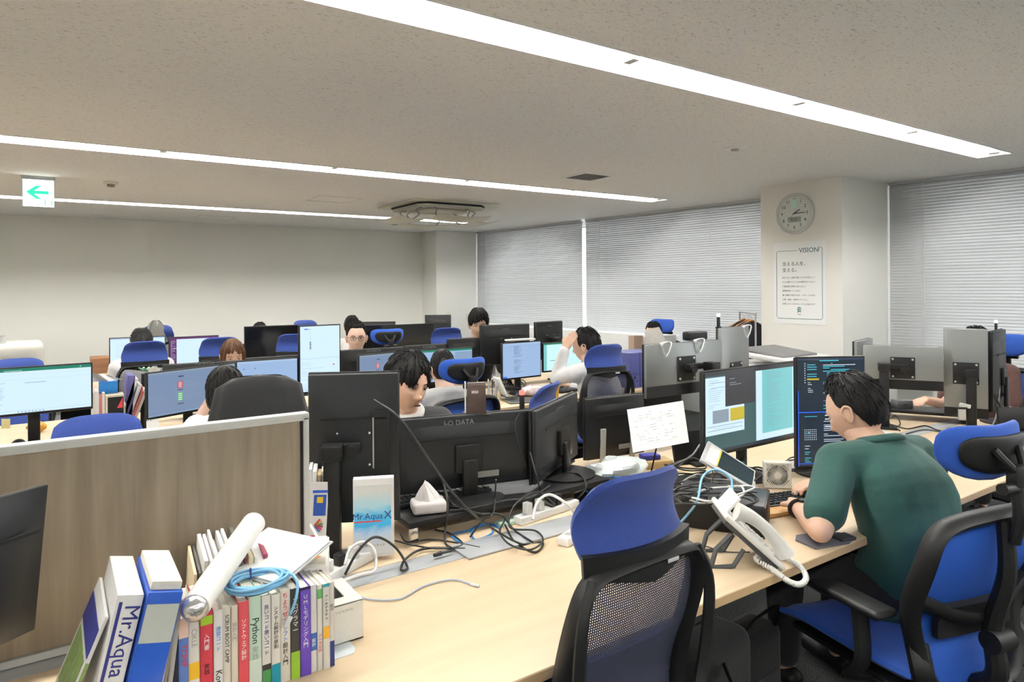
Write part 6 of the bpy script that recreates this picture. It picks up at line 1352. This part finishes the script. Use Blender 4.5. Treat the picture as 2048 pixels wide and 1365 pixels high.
t = strip('short white power tap lying beside the foreground chair', (1.385, 1.70, DZ), 22, 2, .12)
boxt('green_paper', 'pale green plastic wrap lying under the riser', 'plastic wrap', (1.36, 1.965, DZ), (.20, .05, .012), pm('green_wrap', (.52, .70, .58), .3, bump=.7, bscale=50), 12, .003)
cable('thin pale blue network cable with a clear plug on the open desk', [pz(713, 1192), pz(745, 1200), pz(800, 1198), pz(850, 1172), pz(905, 1160), pz(945, 1170)], .0022, pm('cable_pale_blue', (.36, .44, .60), .5), plug=pm('clear_plug', (.62, .66, .70), .2))
cable('bright blue network cable coiled under the riser', [pz(1000, 1075), pz(960, 1090), pz(920, 1085), pz(905, 1070), pz(935, 1062), pz(975, 1050), pz(985, 1066), pz(950, 1080), pz(945, 1058), pz(975, 1048), pz(1000, 1060), pz(985, 1082), pz(930, 1092)], .0032, M_BLUD)
cable('black cable hanging from the portrait monitor across the wide monitor', [atd(748, 800, 2.04), atd(800, 838, 1.98), atd(865, 930, 1.96), atd(905, 985, 1.95), atd(960, 1040, 1.98), pz(1040, 1088, .01), pz(1085, 1085), pz(1070, 1105), pz(1030, 1085), pz(1010, 1050, .02)], .0034)
cable('black cable looping over the raised grey channel cover', [pz(1010, 1040, .02), pz(1000, 1065, .03), pz(1020, 1090, .02), pz(1060, 1100, .016), pz(1086, 1082, .016), pz(1070, 1062, .016), pz(1020, 1055, .03), pz(1030, 1010, .08), pz(1075, 985, .09), pz(1110, 1010, .05)], .0032)
cable('black cable from the wide monitor stand to the grey channel', [atd(888, 968, 2.1), atd(895, 1005, 2.0), pz(893, 1040, .06), pz(890, 1085, .01), pz(905, 1100, .012), pz(880, 1108, .012)], .0035, plug=M_BLK)
cable('black cable arching behind the white upright box', [pz(690, 1150, .015), pz(715, 1105, .07), pz(750, 1075, .10), pz(790, 1095, .06), pz(815, 1135, .006), pz(802, 1140, .012), pz(812, 1118, .012), pz(850, 1098, .01), pz(930, 1098, .006)], .0038)
cable('white cable curling beside the coloured leaflet', [atd(620, 1050, 1.93), atd(640, 1085, 1.9), pz(655, 1110, .05), pz(658, 1135, .01), pz(640, 1148, .004)], .0042, M_WHTC)
cable('white cable looping over the left power strip', [pz(690, 1130, .04), pz(700, 1100, .07), pz(725, 1085, .085), pz(748, 1100, .06), pz(750, 1140, .02), pz(720, 1150, .03), pz(680, 1165, .04), pz(665, 1175, .02)], .0045, M_WHTC)
cable('white cable arching over the centre power strip', [pz(1065, 1040, .04), pz(1075, 1005, .08), pz(1100, 990, .095), pz(1135, 1010, .07), pz(1150, 1030, .03)], .005, M_WHTC)
cable('grey cable from the second dark monitor to its stand', [atd(1060, 905, 2.45), atd(1075, 960, 2.4), pz(1090, 1000, .03), pz(1130, 985, .02), pz(1165, 960, .03)], .0035)
cable('black lamp cable running down the wide dark monitor', [atd(1040, 824, 2.49), atd(1030, 850, 2.46), atd(1040, 900, 2.45), atd(1052, 935, 2.45)], .0018)
for k, (o_, lb) in enumerate((((1230, 985), 'tangle of black cable beside the plastic bag'), ((1380, 1000), 'tangle of black cable on top of the black equipment case'), ((1440, 985), 'tangle of grey cable behind the tablet'), ((1175, 975), 'tangle of black cable around the card reader'), ((1335, 1000), 'tangle of black cable between the plastic bag and the black case'), ((1470, 1015), 'coil of black cable next to the telephone'))):
    rnd = random.Random(k + 20); zz = .105 if k in (1, 5) else .004; c0 = atz(o_[0], o_[1], DZ + zz); pts = []
    for i in range(16): a = i*1.35 + rnd.uniform(-.4, .4); r_ = .045 + .03*rnd.random(); pts.append(c0 + Vector((r_*1.5*math.cos(a), r_*math.sin(a), .006 + .03*rnd.random())))
    cable(lb, pts, .0032, [M_BLKC, M_BLKC, M_GRYC, M_BLKC, M_BLKC, M_BLKC][k], sub=5)
cable('light blue cable hooped over the black equipment case', [pz(1345, 1062, .004), pz(1375, 1030, .06), pz(1395, 1000, .13), pz(1405, 955, .17), pz(1430, 940, .18), pz(1460, 955, .16), pz(1465, 985, .12)], .0042, M_BLUC)
cable('grey cable arching up beside the tan box', [pz(1330, 960, .01), pz(1340, 935, .06), pz(1380, 915, .10), pz(1400, 890, .14)], .0042, M_GRYC)
cable('thin black cable from the telephone across the desk', [pz(1362, 1085), pz(1400, 1090), pz(1450, 1104), pz(1500, 1105)], .002)
cable('black cable looping from the black case onto the desk', [pz(1470, 1020, .10), pz(1510, 1035, .08), pz(1535, 1055, .03), pz(1525, 1085, .004)], .0028)
cable('black cable lying below the silver monitors on the right', [pz(1785, 850), pz(1815, 858), pz(1850, 852), pz(1880, 862), pz(1915, 860), pz(1935, 868)], .0038)
cable('thin black cable along the desk by the grey sheet', [pz(1812, 868), pz(1850, 860), pz(1900, 868), pz(1960, 872), pz(2040, 884)], .0032)
cable('grey cable hanging from the dark portrait monitor by the window', [atd(1985, 745, 4.0), atd(1998, 765, 3.95), atd(1996, 810, 3.9), pz(1985, 850, .02), pz(1960, 862)], .004, M_GRYC)
cable('black cable tangle behind the head of the green shirt man', [pz(1770, 845), pz(1790, 832, .03), pz(1800, 850), pz(1775, 858), pz(1765, 840, .02), pz(1800, 862)], .004)
cable('black cables heaped on the middle row desk before the blue document monitor', [pz(1005 + 22*math.cos(i*1.7) + 1.5*i, 768 + 10*math.sin(i*1.7), .01 + .012*(i % 3)) for i in range(22)], .0045, sub=4)
cable('black cables heaped beside the drawing tablet', [pz(1020 + 20*math.cos(i*1.9), 788 + 8*math.sin(i*1.9), .01 + .01*(i % 3)) for i in range(18)], .004, sub=4)

# more of the clutter between the lit monitor and the silver ones
t = thing('laptop', 'closed black laptop standing on edge behind the tan box', 'laptop', (2.47, 2.10, DZ), -.25); MB().box((0, 0, .075), (.24, .022, .15), RX(-.25), bev=.004).build('body', M_MBLK, t); MB().box((0, -.02, .006), (.10, .09, .012), bev=.003).build('foot', M_MBLK, t)
t = strip('white power strip lying on the cables left of the black case', (1.80, 1.86, DZ), -18, 3, .20)
boxt('network_hub', 'small black network hub among the cables behind the plastic bag', 'network hub', (1.72, 1.98, DZ), (.13, .09, .03), M_MBLK, 20, .004)
boxt('dark_tray', 'flat black tray under the cables beside the lit monitor', 'tray', (2.16, 1.90, DZ), (.36, .14, .02), M_MBLK, -8, .004)
t = thing('teal_bottle', 'small teal bottle beside the desk fan', 'bottle', (2.40, 1.80, DZ)); MB().lathe([(0, 0), (.022, 0), (.022, .055), (.010, .066), (.010, .085), (0, .085)][::-1], 16).build('body', pm('bottle_teal', (.02, .20, .22), .4), t); MB().cyl((0, 0, .085), (0, 0, .10), .011, n=12).build('cap', M_BLK, t)
t = thing('phone_charger', 'small white charging stand next to the desk fan', 'charger', (2.33, 1.70, DZ), -.6); MB().box((0, 0, .004), (.05, .05, .008), bev=.002).build('foot', M_WHITE, t); MB().box((0, .01, .04), (.035, .008, .07), RX(-.2), bev=.002).build('back', M_WHITE, t)
rnd = random.Random(77)
for k, (o_, z0, m_, lb) in enumerate((((1290, 975), .004, M_BLKC, 'loop of black cable in front of the tan box'), ((1350, 975), .02, M_BLKC, 'loop of black cable over the white power strip'), ((1410, 975), .022, M_GRYC, 'loop of grey cable under the tablet'), ((1440, 1000), .105, M_WHTC, 'loop of white cable on the black case'), ((1395, 1015), .105, M_BLKC, 'long loop of black cable at the left end of the black case'), ((1375, 940), .024, M_BLKC, 'loop of black cable on the flat black tray'), ((1210, 985), .004, M_BLUD, 'loop of dark blue cable near the plastic bag'), ((1500, 960), .01, M_BLKC, 'loop of black cable left of the desk fan'), ((1605, 935), .01, M_BLKC, 'loop of black cable under the code monitor'))):
    c0 = atz(o_[0], o_[1], DZ + z0); n_ = 12; pts = []; a0 = rnd.uniform(0, 6)
    for i in range(n_): a = a0 + i*.95 + rnd.uniform(-.3, .3); r_ = .05 + .045*rnd.random(); pts.append(c0 + Vector((r_*1.6*math.cos(a), r_*math.sin(a), .004 + .035*rnd.random())))
    cable(lb, pts, .0034, m_, sub=6)

t = thing('shade_bag', 'added black bag standing in for shade on the floor between the desk legs and the green shirt man', 'bag', (1.98, 1.50, 0), .1); MB().box((0, 0, .17), (.34, .15, .34), bev=.04, seg=3).build('body', cloth('shade_bag_black', (.009, .009, .010)), t); MB().tube([(-.14, -.05, .32), (-.08, -.10, .43), (.08, -.10, .43), (.14, -.05, .32)], .010, n=8, flat=.4).build('strap', M_BLK, t); MB().box((0, -.078, .12), (.22, .012, .16), bev=.005).build('pocket', cloth('backpack_pocket', (.016, .017, .022)), t)  # extra bag, added only to darken the floor area under the near desk
cable('black cable draped from the wide monitor over the riser edge', [atd(885, 962, 2.28), pz(905, 1008, .085), pz(960, 1028, .085), pz(1000, 1030, .07), pz(1030, 1062, .012), pz(1065, 1085, .014)], .0034)
cable('black cable lying along the riser between the monitor stands', [pz(900, 1022, .08), pz(950, 1016, .08), pz(1010, 1002, .08), pz(1060, 996, .085), pz(1100, 972, .08)], .0032)
cable('black cable hanging behind the wide monitor to the riser', [atd(992, 960, 2.28), pz(990, 1000, .09), pz(985, 1030, .085), pz(965, 1042, .06), pz(940, 1075, .006)], .003)
cable('thin black cable under the front of the riser', [pz(790, 1082, .02), pz(830, 1092, .012), pz(880, 1098, .012), pz(925, 1090, .006), pz(900, 1068, .006), pz(870, 1060, .006)], .003)
cable('black cable on the maple top beside the software box', [pz(800, 1068, .03), pz(815, 1085, .01), pz(860, 1080, .006), pz(905, 1085, .006), pz(960, 1096, .006)], .003)
cable('black cable curled around the second monitor stand', [pz(1085, 1000, .085), pz(1110, 1012, .03), pz(1150, 1000, .02), pz(1172, 975, .085), pz(1160, 950, .09), pz(1130, 945, .09)], .0034)
flush_text()
flush_people()
